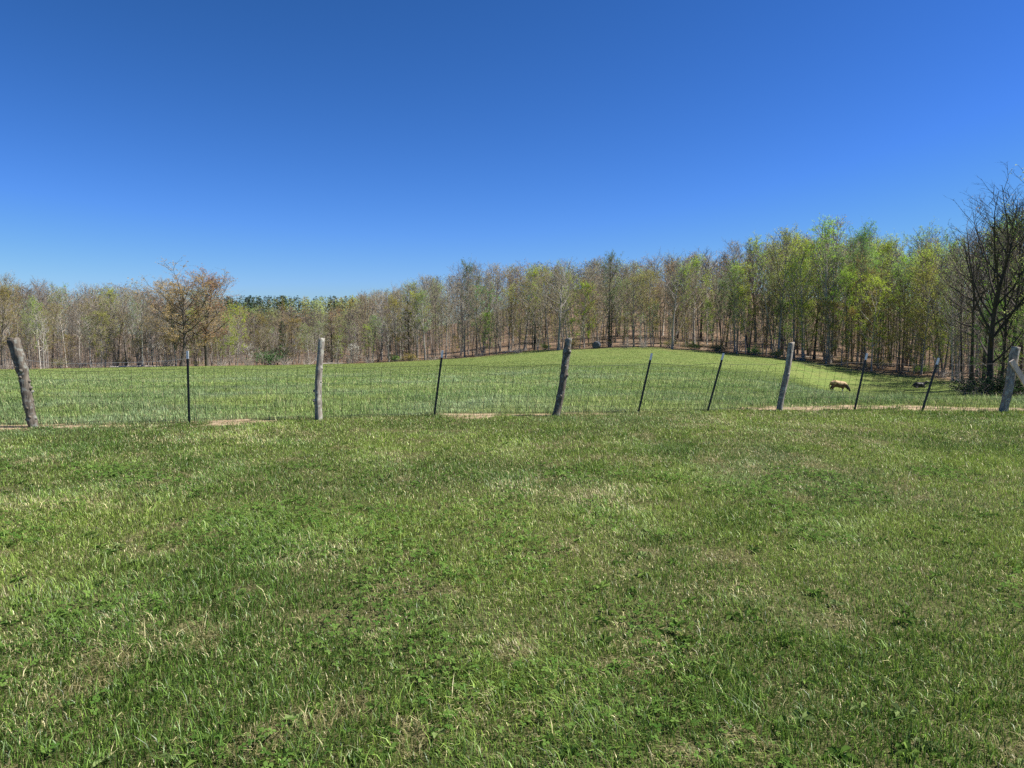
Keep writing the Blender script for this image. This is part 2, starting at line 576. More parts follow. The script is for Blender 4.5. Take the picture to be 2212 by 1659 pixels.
lean = np.clip(rng.gamma(3, 0.22, n), 0, 1.5)
th_ = (thin(x, y) * rng.random(n)) > 0.42
col[th_] = np.array([[.33, .29, .13]]) * rng.uniform(.45, 1.2, (int(th_.sum()), 1))
isdry = isdry | th_
lean[isdry] += 0.5
lean[th_] = rng.uniform(1.2, 1.65, int(th_.sum()))
h[isdry] *= 0.8
flow = fbm(x, y, 0.8, 37) * 9
az = np.where(rng.random(n) < 0.3, flow, rng.uniform(0, 6.283, n))
P = np.stack([x, y, terrain(x, y)], -1)
o = blades('lawn_grass', P, az, h, w, lean, col, M_BLADE)
tag(o, 'mown spring lawn grass with straw patches on the near side of the fence', 'grass', kind='stuff')

zones = [(10.0, 16, 2000, 1.7), (16, 25, 1100, 2.2), (25, 42, 420, 3.3), (42, 75, 120, 5.5), (75, 152, 32, 9)]
PX_, PY_, PK = [], [], []
for (a, b, dn, kk) in zones:
    x, y = scatter(a, b, dn, 1.08)
    PX_.append(x); PY_.append(y); PK.append(np.full(len(x), kk))
x, y, k = np.concatenate(PX_), np.concatenate(PY_), np.concatenate(PK)
keep = (y > fence_y(x) + 0.1) & (rng.random(len(x)) > bare(x, y) * 0.88) & (forest_mask(x, y) < 0.5)
x, y, k = x[keep], y[keep], k[keep]
n = len(x)
col, isdry, p1, p2 = lawn_colours(x, y, np.ones(n))
far = np.clip((y - 35) / 50, 0, 1)
col = mixv(col, np.array([[.24, .29, .08]]) * rng.uniform(.7, 1.3, (n, 1)), far * 0.75)
epx = PW / 2 + F * x / y
eg = np.clip(1 - (np.interp(epx, EDGE_PX, EDGE_Y) - y - 2) / 14, 0, 1) * (0.4 + 0.9 * fbm(x, y, 6, 91)) * np.clip((y - 55) / 15, 0, 1)
eg = (rng.random(n) < eg * 0.85)
col[eg] = np.array([[.36, .30, .13]]) * rng.uniform(.6, 1.3, (int(eg.sum()), 1))
col *= (0.80 + 0.40 * fbm(x, y * 0.5, 9, 95))[:, None]
h = rng.gamma(6, 1 / 6, n) * (0.045 + 0.05 * np.clip((p2 - .4) * 3, 0, 1)) * (1 + 0.03 * (k - 2)) * np.where(far > 0.1, 0.7, 1) * (0.5 + vnoise(x, y, 0.35, 83))
w = rng.uniform(0.002, 0.005, n) * k
lean = np.clip(rng.gamma(3, 0.2, n), 0, 1.3)
az = rng.uniform(0, 6.283, n)
o = blades('pasture_grass', np.stack([x, y, terrain(x, y)], -1), az, h, w, lean, col, M_PASTURE)
tag(o, 'rough grey-green pasture grass beyond the wire fence', 'grass', kind='stuff')

# clover leaflets and broad weeds in the near lawn
x, y = scatter(1.7, 8.0, 520)
pc = fbm(x, y, 0.75, 51)
keep = rng.random(len(x)) < np.clip((pc - 0.50) * 6, 0, 1)
x, y = x[keep], y[keep]
n = len(x)
z0 = terrain(x, y)
hh = rng.uniform(0.018, 0.05, n); sz = rng.uniform(0.006, 0.0115, n) * (1 + 0.05 * np.maximum(y - 3, 0))
a0 = rng.uniform(0, 6.283, n)
V = np.empty((n, 3, 6, 3), np.float32)
cc = mixv(np.repeat(C(.055, .125, .022), n, 0), np.repeat(C(.14, .225, .05), n, 0), rng.random(n))
tiltx, tilty = rng.normal(0, .3, n), rng.normal(0, .3, n)
for L_ in range(3):
    a = a0 + L_ * 2.094
    for q_, (r_, t_) in enumerate(((0.05, 0), (0.8, -0.42), (1.55, -0.33), (1.75, 0), (1.55, 0.33), (0.8, 0.42))):
        rx, ry = r_ * sz, t_ * 1.6 * sz
        dx = rx * np.cos(a) - ry * np.sin(a); dy = rx * np.sin(a) + ry * np.cos(a)
        V[:, L_, q_, 0] = x + dx; V[:, L_, q_, 1] = y + dy; V[:, L_, q_, 2] = z0 + hh + dx * tiltx + dy * tilty + (0.002 if t_ else 0)
me = bpy.data.meshes.new('clover')
me.vertices.add(n * 18); me.vertices.foreach_set('co', V.ravel())
me.loops.add(n * 18); me.loops.foreach_set('vertex_index', np.arange(n * 18, dtype=np.int32))
me.polygons.add(n * 3); me.polygons.foreach_set('loop_start', np.arange(0, n * 18, 6, dtype=np.int32))
at = me.attributes.new('blade_color', 'FLOAT_COLOR', 'POINT')
c4 = np.ones((n, 18, 4), np.float32); c4[:, :, :3] = cc[:, None, :]
at.data.foreach_set('color', c4.ravel())
me.materials.append(M_FLAT); me.update(calc_edges=True)
o = link(bpy.data.objects.new('clover', me))
tag(o, 'low clover leaves growing through the near lawn', 'clover', kind='stuff')

wb = MB(); wcol = []
for _ in range(560):
    y = rnd.uniform(1.9, 7.5) if rnd.random() < .8 else rnd.uniform(7.5, 11)
    x = rnd.uniform(-.78, .78) * y
    if float(fbm(np.array([x]), np.array([y]), 1.1, 61)[0]) < 0.44: continue
    nl = rnd.randint(3, 8); a = rnd.uniform(0, 6.28); zz = zt(x, y)
    cb = [(.10, .18, .035), (.15, .23, .05), (.08, .14, .03), (.19, .25, .09)][rnd.randrange(4)]
    for l in range(nl):
        a += 6.28 / nl + rnd.uniform(-.3, .3)
        L_ = rnd.uniform(.025, .08); W_ = L_ * rnd.uniform(.11, .2); up = rnd.uniform(.15, 1.0)
        d = Vector((math.cos(a), math.sin(a), up)).normalized(); s = Vector((-d.y, d.x, 0)).normalized()
        b0 = Vector((x, y, zz + 0.012))
        i0 = len(wb.v)
        for (r_, t_, dz) in ((0, 0, 0), (.3, -.7, .004), (.62, -1, .002), (1, 0, -.012), (.62, 1, .002), (.3, .7, .004)):
            q = b0 + d * (r_ * L_) + s * (t_ * W_) + Vector((0, 0, dz - 0.25 * r_ * r_ * L_))
            wb.v.append(tuple(q)); wcol.append((*mul(cb, rnd.uniform(.85, 1.15)), 1))
        wb.f += [(i0, i0 + 1, i0 + 2, i0 + 3), (i0, i0 + 3, i0 + 4, i0 + 5)]; wb.m += [0, 0]
me = wb.mesh('broadleaf_weeds', [M_FLAT], False)
at = me.attributes.new('blade_color', 'FLOAT_COLOR', 'POINT'); at.data.foreach_set('color', [c for q in wcol for c in q])
o = link(bpy.data.objects.new('broadleaf_weeds', me))
tag(o, 'broad-leaved plantain and dandelion rosettes in the near lawn', 'weeds', kind='stuff')

# ---------------------------------------------------------------- fence
M_WOOD = bark_mat('weathered_post', (0.09, 0.08, 0.07), (0.38, 0.335, 0.275), scale=5, stretch=9, bump=0.6, objvar=0.0, lichen=((0.37, 0.36, 0.30), 14.0))
M_WOOD_D = bark_mat('weathered_post_brown', (0.05, 0.042, 0.034), (0.215, 0.18, 0.14), scale=5, stretch=9, bump=0.6, objvar=0.0, lichen=((0.22, 0.22, 0.19), 16.0))
M_LUMBER = bark_mat('pale_lumber', (0.36, 0.29, 0.22), (0.60, 0.52, 0.43), scale=3, stretch=8, bump=0.2, objvar=0.0)
M_STEEL = plain_mat('stake_green_black', (0.022, 0.026, 0.024), rough=0.5, metal=0.0)
M_TIP = plain_mat('stake_white_tip', (0.62, 0.64, 0.66), rough=0.5, noise=0.1)
M_WIRE = plain_mat('shaded_wire', (0.045, 0.045, 0.04), rough=0.55, metal=0.3)  # dark base colour holds the shade on the netting's front
M_WIRE_L = plain_mat('sunlit_wire', (0.45, 0.45, 0.43), rough=0.4, metal=0.6)  # pale base colour stands for sunlight on the strand

PSPEC = [  # radius bottom, radius top, stubs (t along, angle from camera-right counter-clockwise seen from top, length), bend, material, label
    (0.064, 0.074, [(.97, 180, .06), (.80, 200, .07), (.66, 230, .06), (.62, 290, .09), (.55, 260, .05), (.50, -5, .06), (.42, -10, .08), (.38, 10, .07), (.30, 195, .05), (.24, 215, .07), (.20, 270, .05), (.10, 280, .05), (.28, 0, .04), (.06, 190, .08), (.08, 350, .05)], 0.02, 'D',
     'knotty grey log post leaning away with many branch stubs and a broken top'),
    (0.058, 0.050, [(.62, 0, .03), (.42, 180, .03), (.34, 200, .07), (.22, 215, .08), (.18, 170, .05), (.75, 0, .025), (.93, 270, .015), (.46, -20, .03)], -0.02, 'W',
     'slim pale grey log post with a long dark crack, standing nearly upright'),
    (0.064, 0.060, [(.84, 285, .06), (.80, 310, .08), (.62, 275, .05), (.50, 320, .08), (.24, 280, .06), (.52, 350, .05)], 0.02, 'D',
     'dark leaning log post with knots down its shaded face and a flat cut top'),
    (0.054, 0.053, [(.52, 300, .05), (.48, 280, .035), (.70, 250, .015)], 0.0, 'W',
     'smooth round grey post leaning, with one knot halfway up'),
    (0.070, 0.075, [(.2, 300, .02)], 0.01, 'W',
     'thick split-faced post with a pale sawn brace nailed to it'),
]


def make_post(i):
    bx, by, tx, ty = POSTS[i]
    b = at_ground(bx, by)
    depth = b.y + (0.02 if i else 0.0)
    t = at_depth(tx, ty, depth)
    r0, r1, stubs, bend, mk, lab = PSPEC[i]
    mat = M_WOOD_D if mk == 'D' else M_WOOD
    ax = t - b
    rg = random.Random(50 + i)
    K, NS = 40, 20
    ph = [rg.uniform(0, 6.28) for _ in range(8)]
    mb = MB()
    pts, rad = [], []
    for k in range(K + 1):
        s = -0.14 + 1.14 * k / K
        p = ax * s + Vector((math.sin(s * 3.1) * bend + 0.006 * math.sin(7 * s + ph[0]), 0.006 * math.sin(9 * s + ph[1]), 0))
        pts.append(p)
        rr = r0 + (r1 - r0) * max(s, 0) + 0.12 * r0 * math.exp(-max(s, 0) * 14)
        for (st, sa, sl) in stubs:
            rr += 0.10 * sl * math.exp(-((s - st) / 0.025) ** 2)
        rad.append(rr * (1 + 0.035 * math.sin(13 * s + ph[2])))
    if i == 0:
        for k in range(K + 1):
            s = -0.14 + 1.14 * k / K
            if s > 0.64: rad[k] *= 1.16
    crack = {1: 2.9, 3: 3.3}.get(i, 1.1)

    def jit(k, j):
        a = 2 * math.pi * j / NS
        s = k / K
        v = 1 + 0.055 * math.sin(3 * a + ph[3] + 2 * s) + 0.035 * math.sin(5 * a + ph[4] + 5 * s) + rg.uniform(-.02, .02)
        if i == 4: v -= 0.16 * max(0, math.cos(2 * a)) ** 2
        dd = abs((a - crack + math.pi) % 6.283 - math.pi)
        if dd < 0.2 and 0.1 < s < 0.8: v -= 0.2
        return v
    mb.tube(pts, rad, NS, jit=jit)
    # ragged top
    n0 = (K) * NS
    for j in range(NS):
        x_, y_, z_ = mb.v[n0 + j]
        mb.v[n0 + j] = (x_, y_, z_ + (rg.uniform(-.02, .012) if i in (0, 1) else rg.uniform(-.004, .004)) + (0.018 * math.cos(j / NS * 6.28) if i in (2, 3) else 0))
    axn = ax.normalized()
    for (st, sa, sl) in stubs:
        c = ax * st + Vector((math.sin(st * 3.1) * bend, 0, 0))
        a = R(sa)
        d = Vector((math.cos(a), math.sin(a), 0.55)).normalized()
        rr = r0 + (r1 - r0) * st
        s0 = c + d * (rr * 0.55) - axn * 0.01
        L_ = rr * 0.45 + sl * 0.55
        w_ = 0.012 + sl * 0.16
        mb.tube([s0, s0 + d * L_ * .6, s0 + d * L_], [w_ * 1.5, w_ * 1.05, w_ * 0.8], 8, jit=lambda k, j: 1 + rg.uniform(-.12, .12))
    if i == 0:
        q = ax * 1.0
        mb.tube([q + Vector((-.10, 0, .012)), q + Vector((-.02, -.02, .006)), q + Vector((.06, -.03, -.012))], [.012, .018, .006], 6)
    o = mb.build('fence_post', [mat])
    o.location = b
    tag(o, lab, 'fence post', 'wooden fence posts')
    if i == 4:
        p0 = at_depth(2185, 779, depth - 0.09) - b
        p1 = Vector((p0.x + 0.66, p0.y + 0.0, -0.06))
        L_ = (p1 - p0).length
        d = (p1 - p0).normalized()
        yv = Vector((0, 1, 0)); xv = yv.cross(d).normalized()
        M = Matrix((( d.x, yv.x, xv.x, (p0.x + p1.x) / 2), (d.y, yv.y, xv.y, (p0.y + p1.y) / 2), (d.z, yv.z, xv.z, (p0.z + p1.z) / 2), (0, 0, 0, 1)))
        bb = MB(); bb.box(M, L_, 0.04, 0.088)
        br = bb.build('brace', [M_LUMBER], o, smooth=False)
        tag(br, 'pale sawn board brace running down to the ground')
    return o


for i in range(5): make_post(i)

SLAB = ['dark steel stake, plumb, between the knotty log post and the pale cracked post',
        'dark steel stake between the pale cracked post and the dark knotted post',
        'dark leaning steel stake next to the dark knotted post, towards the smooth round post',
        'leaning dark steel stake next to the smooth round post, towards the dark knotted post',
        'leaning dark steel stake beside the tan cow, next to the smooth round post',
        'leaning dark steel stake by the lying black cow, next to the braced post']
for i, (bx, by, tx, ty) in enumerate(STAKES):
    b = at_ground(bx, by)
    t = at_depth(tx, ty, b.y + 0.0)
    ax = t - b
    L_ = ax.length; d = ax.normalized()
    yv = (Vector((0, 1, 0)) - d * d.y).normalized(); xv = yv.cross(d)

    def fr(s):
        c = d * s
        return Matrix(((xv.x, yv.x, d.x, c.x), (xv.y, yv.y, d.y, c.y), (xv.z, yv.z, d.z, c.z), (0, 0, 0, 1)))
    cut = L_ - 0.125

    def section(mb, s0, s1, g=0.0):
        Mx = fr((s0 + s1) / 2)
        mb.box(Mx @ Matrix.Translation((0, -0.004, 0)), 0.036 + g, 0.006 + g, s1 - s0)
        mb.box(Mx @ Matrix.Translation((0, 0.0172, 0)), 0.0065 + g, 0.036, s1 - s0)
    mb = MB(); section(mb, -0.25, cut)
    s = 0.06
    while s < cut - 0.03:
        mb.box(fr(s) @ Matrix.Translation((0, -0.0095, 0)), 0.012, 0.0055, 0.012); s += 0.054
    o = mb.build('steel_stake', [M_STEEL], smooth=False); o.location = b
    tag(o, SLAB[i], 'fence stake', 'steel fence stakes')
    mb = MB(); section(mb, cut, L_, 0.001)
    mb.build('white_tip', [M_TIP], o, smooth=False)

# woven wire netting
UPR = sorted([(at_ground(a, b), at_depth(c, d, at_ground(a, b).y)) for a, b, c, d in POSTS + STAKES], key=lambda q: q[0].x)
stations = [(UPR[0][0] + Vector((-2.3, -0.45, 0)), UPR[0][1] + Vector((-2.3, -0.45, 0)))] + UPR + [(UPR[-1][0] + Vector((2.4, -0.2, 0)), UPR[-1][1] + Vector((2.4, -0.2, 0)))]


def fpos(s, z):
    """s in stations index space, z height"""
    i = min(int(s), len(stations) - 2); f = s - i
    (b0, t0), (b1, t1) = stations[i], stations[i + 1]
    p0 = b0 + (t0 - b0) * (z / max(t0.z, .5)); p1 = b1 + (t1 - b1) * (z / max(t1.z, .5))
    p = p0 * (1 - f) + p1 * f
    sag = 0.035 * math.sin(math.pi * f) * (z / 0.9)
    p.z = z - sag + 0.010 * math.sin(s * 9.7 + z * 5)
    p.y += 0.05 + 0.012 * math.sin(s * 13 + z * 4)
    p.x += 0.012 * math.sin(s * 31 + z * 7) * (z / .9)
    return p


ZS = [0.05, 0.14, 0.24, 0.35, 0.47, 0.60, 0.745, 0.89]
mb = MB()
SN = len(stations) - 1
for z in ZS:
    r_ = 0.0026 if z in (ZS[0], ZS[-1]) else 0.0016
    pts = [fpos(SN * k / 220, z) for k in range(221)]
    mb.tube(pts, [r_] * len(pts), 4, cap=False)
for i in range(SN):
    L_ = (stations[i + 1][0] - stations[i][0]).length
    m_ = max(2, round(L_ / 0.152))
    for k in range(m_):
        s = i + (k + 0.5) / m_
        sk = 0.02 * math.sin(s * 5.1) / max(L_, .1)
        pts = [fpos(min(max(s + sk * (z / .9) + rnd.uniform(-.003, .003), 0), SN - 1e-4), z) for z in ZS]
        mb.tube(pts, [0.0024] * len(pts), 4, cap=False)
o = mb.build('wire_netting', [M_WIRE])
tag(o, 'woven wire stock netting stretched along the posts and stakes', 'fence netting')
mb = MB()
for zz, s0, s1 in ((1.05, 0, 2.0),):
    pts = [fpos(s0 + (s1 - s0) * k / 60 * 0.9999, zz) - Vector((0, .06, .03 * math.sin(math.pi * ((s0 + (s1 - s0) * k / 60) % 1.0)))) for k in range(61)]
    mb.tube(pts, [0.0026] * 61, 5, cap=False)
o = mb.build('wire_strand', [M_WIRE_L])
tag(o, 'single wire strand in sunlit colour above the netting beside the knotty log post', 'fence wire')


# ---------------------------------------------------------------- trees
def grow(seed, H=20, r0=0.16, base=0.42, n1=20, R1=3.4, ang=(68, 22), n2=6, n3=4, n4=2, leaf=0, lsize=0.16,
         shape='oval', up=0.5, wob=0.35, twr=0.016, clump=0.5, trunk_top=0.93, leaf_mat_i=1, lean=None, into=None, sides=7):
    rg = random.Random(seed)
    T, K = into or (MB(), MB())
    pts, rad = [], []
    lx, ly = lean or (rg.uniform(-.06, .06), rg.uniform(-.06, .06))
    p1, p2 = rg.uniform(0, 6.28), rg.uniform(0, 6.28)
    M_ = 9

    def axis(s):
        return Vector((lx * H * s + wob * math.sin(2.6 * s + p1) * s, ly * H * s + wob * math.sin(3.1 * s + p2) * s, H * trunk_top * s))

    def trad(s): return r0 * ((1 - s) ** 0.75 * 0.93 + 0.07) * (1 + 0.5 * math.exp(-s * 40))
    for k in range(M_ + 1):
        s = k / M_
        pts.append(axis(s)); rad.append(trad(s))
    pts[0].z = -0.4
    T.tube(pts, rad, sides, cap=False)
    az = rg.uniform(0, 6.28)
    leaves = []

    def twig(p, d, L_, r_):
        q = p + d * L_
        q.z += 0.12 * L_
        K.spike(p, q, r_)
        return q
    for i in range(n1):
        f = (i + rg.random() * .9) / n1
        s = base + (1 - base) * f ** 0.9
        s = min(s, .985)
        az += 2.4 + rg.uniform(-.5, .5)
        if shape == 'oval': prof = math.sin(math.pi * (0.16 + 0.78 * f)) ** 0.7
        elif shape == 'vase': prof = 0.45 + 0.65 * math.sin(math.pi * min(1, f * 0.95 + .12)) if f < .75 else 0.9 - (f - .75) * 1.6
        elif shape == 'round': prof = math.sqrt(max(0.05, 1 - (2 * f - 0.9) ** 2 * .95))
        else: prof = 1.02 - 0.92 * f
        el = R(90 - (ang[0] + (ang[1] - ang[0]) * f + rg.uniform(-9, 9)))
        L_ = R1 * prof * rg.uniform(.7, 1.15) / max(.55, math.cos(el))
        st = axis(s)
        d = Vector((math.cos(az) * math.cos(el), math.sin(az) * math.cos(el), math.sin(el)))
        br = min(trad(s) * 0.72, 0.035 + 0.018 * L_)
        bp_, bd = [st], [d]
        k4 = 5
        dd = d.copy()
        for k in range(k4):
            dd = (dd + Vector((rg.uniform(-.17, .17), rg.uniform(-.17, .17), up * .25 + rg.uniform(-.08, .12)))).normalized()
            bp_.append(bp_[-1] + dd * (L_ / k4)); bd.append(dd.copy())
        T.tube(bp_, [br * (1 - .85 * k / k4) + .008 for k in range(k4 + 1)], 4, cap=False)
        for j in range(n2):
            t = 0.22 + 0.78 * (j + rg.random()) / n2
            t = min(t, .995)
            a = t * k4; ia = min(int(a), k4 - 1)
            sp = bp_[ia].lerp(bp_[ia + 1], a - ia)
            side = bd[ia].orthogonal().normalized()
            side.rotate(Matrix.Rotation(rg.uniform(0, 6.28), 3, bd[ia]))
            sd = (bd[ia] * rg.uniform(.5, 1.0) + side * rg.uniform(.5, 1.0) + Vector((0, 0, up * .5))).normalized()
            sl = (0.25 + 0.42 * (1 - t * .6)) * L_ * rg.uniform(.55, 1.05) * .75 + .25
            q1 = sp + sd * sl * .5; sd2 = (sd + Vector((rg.uniform(-.25, .25), rg.uniform(-.25, .25), up * .3))).normalized(); q2 = q1 + sd2 * sl * .5
            K.tube([sp, q1, q2], [twr * 1.7, twr * 1.3, twr * .6], 3, cap=False)
            for c in range(n3):
                u = 0.25 + .75 * (c + rg.random()) / n3
                b0 = sp.lerp(q1, u * 2) if u < .5 else q1.lerp(q2, min(1, u * 2 - 1))
                td = (sd2 + Vector((rg.gauss(0, .65), rg.gauss(0, .65), rg.gauss(up * .3, .5)))).normalized()
                tl = rg.uniform(.35, .95) * (0.5 + .12 * R1)
                e = twig(b0, td, tl, twr)
                for z_ in range(n4):
                    b1 = b0.lerp(e, rg.uniform(.3, .95))
                    e2 = twig(b1, (td + Vector((rg.gauss(0, .7), rg.gauss(0, .7), rg.gauss(.1, .5)))).normalized(), tl * rg.uniform(.35, .75), twr * .75)
                    if leaf and rg.random() < leaf: leaves.append(e2)
                tuft = e + Vector((rg.gauss(0, .08), rg.gauss(0, .08), rg.gauss(0, .06)))
                for z_ in range(int(leaf * rg.choice([.3, 1, 1.7]))):      # leaves hang in clusters at the twig ends
                    if z_ % 2: leaves.append(tuft + Vector((rg.gauss(0, .15), rg.gauss(0, .15), rg.gauss(0, .10))))
                    else: leaves.append(b0.lerp(e, rg.uniform(.35, 1.1)) + Vector((rg.gauss(0, .10), rg.gauss(0, .10), rg.gauss(0, .08))))
    for i in range(int(H * 1.1)):
        s = rg.uniform(.08, base + .1)
        a = rg.uniform(0, 6.28)
        d = Vector((math.cos(a), math.sin(a), rg.uniform(-.1, .7))).normalized()
        b0 = axis(s); e = twig(b0, d, rg.uniform(.5, 1.9), twr)
        for z_ in range(3):
            b1 = b0.lerp(e, rg.uniform(.3, .9))
            e2 = twig(b1, (d + Vector((rg.gauss(0, .6), rg.gauss(0, .6), rg.gauss(.2, .4)))).normalized(), rg.uniform(.3, .8), twr * .7)
            if leaf > .5 and rg.random() < .6: leaves.append(e2)
    for c in leaves:
        K.leaf(c, lsize * rg.uniform(.6, 1.35), rg, 1)
    return T, K


def conifer(seed, H=14, R1=2.4, r0=0.15, base=0.12, tiers=26, per=7, cone=0.9, lsize=.38, gap=0.0):
    rg = random.Random(seed)
    T, K = MB(), MB()
    T.tube([Vector((0, 0, -.4)), Vector((rg.uniform(-.1, .1), 0, H * .5)), Vector((0, 0, H))], [r0, r0 * .6, .02], 7, cap=False)
    for i in range(tiers):
        f = i / tiers
        z = H * (base + (1 - base) * f)
        if rg.random() < gap: continue
        for j in range(per):
            a = rg.uniform(0, 6.28)
            L_ = R1 * ((1 - f) ** cone) * rg.uniform(.55, 1.1) + .15
            d = Vector((math.cos(a), math.sin(a), rg.uniform(-.1, .35))).normalized()
            p = Vector((0, 0, z + rg.uniform(-.2, .2)))
            e = p + d * L_
            T.spike(p, e, .022)
            for k in range(int(5 + L_ * 6)):
                u = rg.uniform(.2, 1.05)
                c = p.lerp(e, u) + Vector((rg.gauss(0, .16), rg.gauss(0, .16), rg.gauss(0, .12)))
                K.leaf(c, lsize * rg.uniform(.6, 1.2), rg, 1, .4)
    return T, K


PROTO = {}


def proto(kind, T, K, bark, twigm, leafm):
    PROTO.setdefault(kind, []).append((T.mesh('trunk', [bark]), K.mesh('crown', [twigm, leafm], smooth=False)))


for s in range(5):
    proto('bare', *grow(100 + s, r0=[.10, .24, .12, .19, .15][s], base=[.42, .36, .5, .4, .46][s], R1=[3.2, 3.9, 2.6, 3.4, 2.9][s], n1=20, leaf=0.12, lsize=.14, shape=['vase', 'oval'][s % 2]), M_BARK, M_TWIG, LEAF['bud'])
for s in range(3):
    A = grow(150 + s, r0=.15, base=.35, R1=3.2, n1=15, leaf=0.3, lsize=.15, shape='vase', lean=[(.14, 0), (.10, .04), (.2, -.03)][s])
    A = grow(160 + s, H=[18, 19, 15][s], r0=.13, base=.33, R1=3.0, n1=14, leaf=0.3, lsize=.15, shape='oval', lean=[(-.13, .03), (-.16, 0), (-.05, .05)][s], into=A)
    proto('bare', *A, M_BARK, M_TWIG, LEAF['bud'])
for s in range(2):
    A = grow(170 + s, r0=.15, base=.3, R1=3.0, n1=15, n3=4, leaf=3.0, lsize=.15, lean=(.12, .05))
    A = grow(180 + s, H=18, r0=.13, base=.3, R1=2.8, n1=14, n3=4, leaf=3.0, lsize=.15, lean=(-.13, 0), into=A)
    proto('budding', *A, M_BARK, M_TWIG_WARM, LEAF['bud'])
for s in range(4):
    proto('budding', *grow(200 + s, r0=[.11, .16, .22, .13][s], base=[.38, .45, .33, .5][s], R1=[3.3, 2.8, 3.6, 2.6][s], n1=19, n3=4, leaf=4.5, lsize=.125, shape=['oval', 'vase'][s % 2]), M_BARK, M_TWIG_WARM, LEAF['bud'])
for s in range(4):
    proto('poplar', *grow(300 + s, r0=[.22, .14, .18, .26][s], base=[.40, .46, .30, .36][s], R1=[3.3, 2.9, 3.8, 3.5][s], ang=(58, 16), up=.7, n1=23, n3=4, n4=1, leaf=9.5, lsize=.135, shape='vase'), M_BARK, M_TWIG, LEAF['pale'])
for s in range(3):
    proto('maple', *grow(400 + s, H=14, r0=.11, base=[.2, .12, .28][s], R1=[3.2, 2.8, 3.4][s], ang=(75, 25), up=.35, n1=22, n2=6, n3=4, n4=1, leaf=13, lsize=.13, shape='round'), M_BARK, M_TWIG_WARM, LEAF['lime'])
for s in range(2):
    proto('oak', *grow(500 + s, H=20, r0=.30, base=.24, R1=[7.2, 6.2][s], ang=(78, 20), up=.55, n1=26, n2=10, n3=6, n4=2, wob=.8, leaf=[5.5, 2.6][s], lsize=.19, shape='round', twr=.019), M_BARK_DARK, M_TWIG_WARM, LEAF['rust'])
for s in range(4):
    proto('sapling', *grow(600 + s, H=9, r0=.05, base=.3, R1=1.5, n1=13, n2=4, n3=3, n4=1, leaf=[0, .5, 1.6, 1.0][s], lsize=.16, wob=.5), M_BARK, M_TWIG, LEAF['olive'])
for s in range(2):
    proto('dogwood', *grow(700 + s, H=6, r0=.07, base=.25, R1=2.4, ang=(82, 45), up=.1, n1=14, n2=6, n3=4, n4=0, leaf=2.0, lsize=.2, shape='round'), M_BARK_DARK, M_TWIG, LEAF['white'])
proto('pine', *conifer(800, H=20, R1=3.0, base=.30, tiers=24, per=6, cone=.55, gap=.12, lsize=.42), M_BARK_DARK, M_TWIG_DARK, LEAF['needle'])
proto('pine', *conifer(801, H=16, R1=2.6, base=.06, tiers=26, per=6, cone=.7, gap=.12, lsize=.3), M_BARK_DARK, M_TWIG_DARK, LEAF['needle'])
for s in range(2):
    proto('cedar', *conifer(810 + s, H=9, R1=1.5, base=.1, tiers=18, per=5, cone=.6, lsize=.22, gap=.15), M_BARK_DARK, M_TWIG_DARK, LEAF['cedar'])
proto('big', *grow(900, H=23, r0=.31, base=.16, R1=6.6, ang=(48, 16), up=.75, n1=19, n2=7, n3=5, n4=2, wob=.7, leaf=.1, lsize=.14, shape='oval', twr=.015), M_BARK_DARK, M_TWIG_DARK, LEAF['bud'])
proto('big', *grow(901, H=25, r0=.36, base=.34, R1=5.0, ang=(55, 18), up=.7, n1=24, n2=8, n3=5, n4=2, wob=.6, leaf=4.5, lsize=.15, shape='oval', twr=.017), M_BARK_DARK, M_TWIG_DARK, LEAF['pale'])
for s in range(3):
    T, K = MB(), MB()
    rg = random.Random(950 + s)
    for i in range(34):
        a = rg.uniform(0, 6.28); el = rg.uniform(.5, 1.45); L_ = rg.uniform(.8, 1.9)
        b0 = Vector((rg.gauss(0, .25), rg.gauss(0, .25), -.05))
        e = b0 + Vector((math.cos(a) * math.cos(el), math.sin(a) * math.cos(el), math.sin(el))) * L_
        T.spike(b0, e, .018)
        for k in range(7):
            p = b0.lerp(e, rg.uniform(.3, 1))
            q = p + Vector((rg.gauss(0, .3), rg.gauss(0, .3), rg.uniform(.05, .4)))
            K.spike(p, q, .011)
            for z_ in range([0, 2, 5][s]): K.leaf(q + Vector((rg.gauss(0, .1), rg.gauss(0, .1), rg.gauss(0, .1))), .13, rg, 1)
    proto('shrub', T, K, M_BARK, M_TWIG, LEAF['olive'])

MAXZ = {c_.name: float(np.percentile([q.co.z for q in c_.vertices], 99.6)) for l_ in PROTO.values() for _, c_ in l_}
PHT = {'bare': 20, 'budding': 20, 'poplar': 20, 'maple': 14, 'oak': 20, 'sapling': 9, 'dogwood': 6, 'cedar': 9, 'shrub': 2.0}
REC = []      # placed trees for the labels
SKY = [(-300, 600), (0, 592), (40, 594), (90, 600), (150, 618), (210, 606), (270, 594), (310, 600), (480, 628), (540, 645), (640, 645), (700, 640), (760, 632), (850, 607), (900, 592), (960, 582),
       (1010, 565), (1060, 572), (1110, 557), (1200, 553), (1250, 555), (1315, 548), (1370, 555), (1420, 548), (1480, 538), (1540, 538), (1600, 522), (1680, 502), (1720, 494), (1780, 480),
       (1850, 490), (1920, 508), (2000, 496), (2060, 500), (2110, 470), (2180, 450), (2300, 430), (2700, 400)]
NAME = {'bare': 'bare_tree', 'budding': 'budding_tree', 'poplar': 'leafing_tree', 'maple': 'understory_tree', 'oak': 'oak_tree', 'sapling': 'sapling_tree', 'dogwood': 'blossom_tree', 'pine': 'pine_tree', 'cedar': 'cedar_tree', 'big': 'large_tree', 'shrub': 'shrub'}
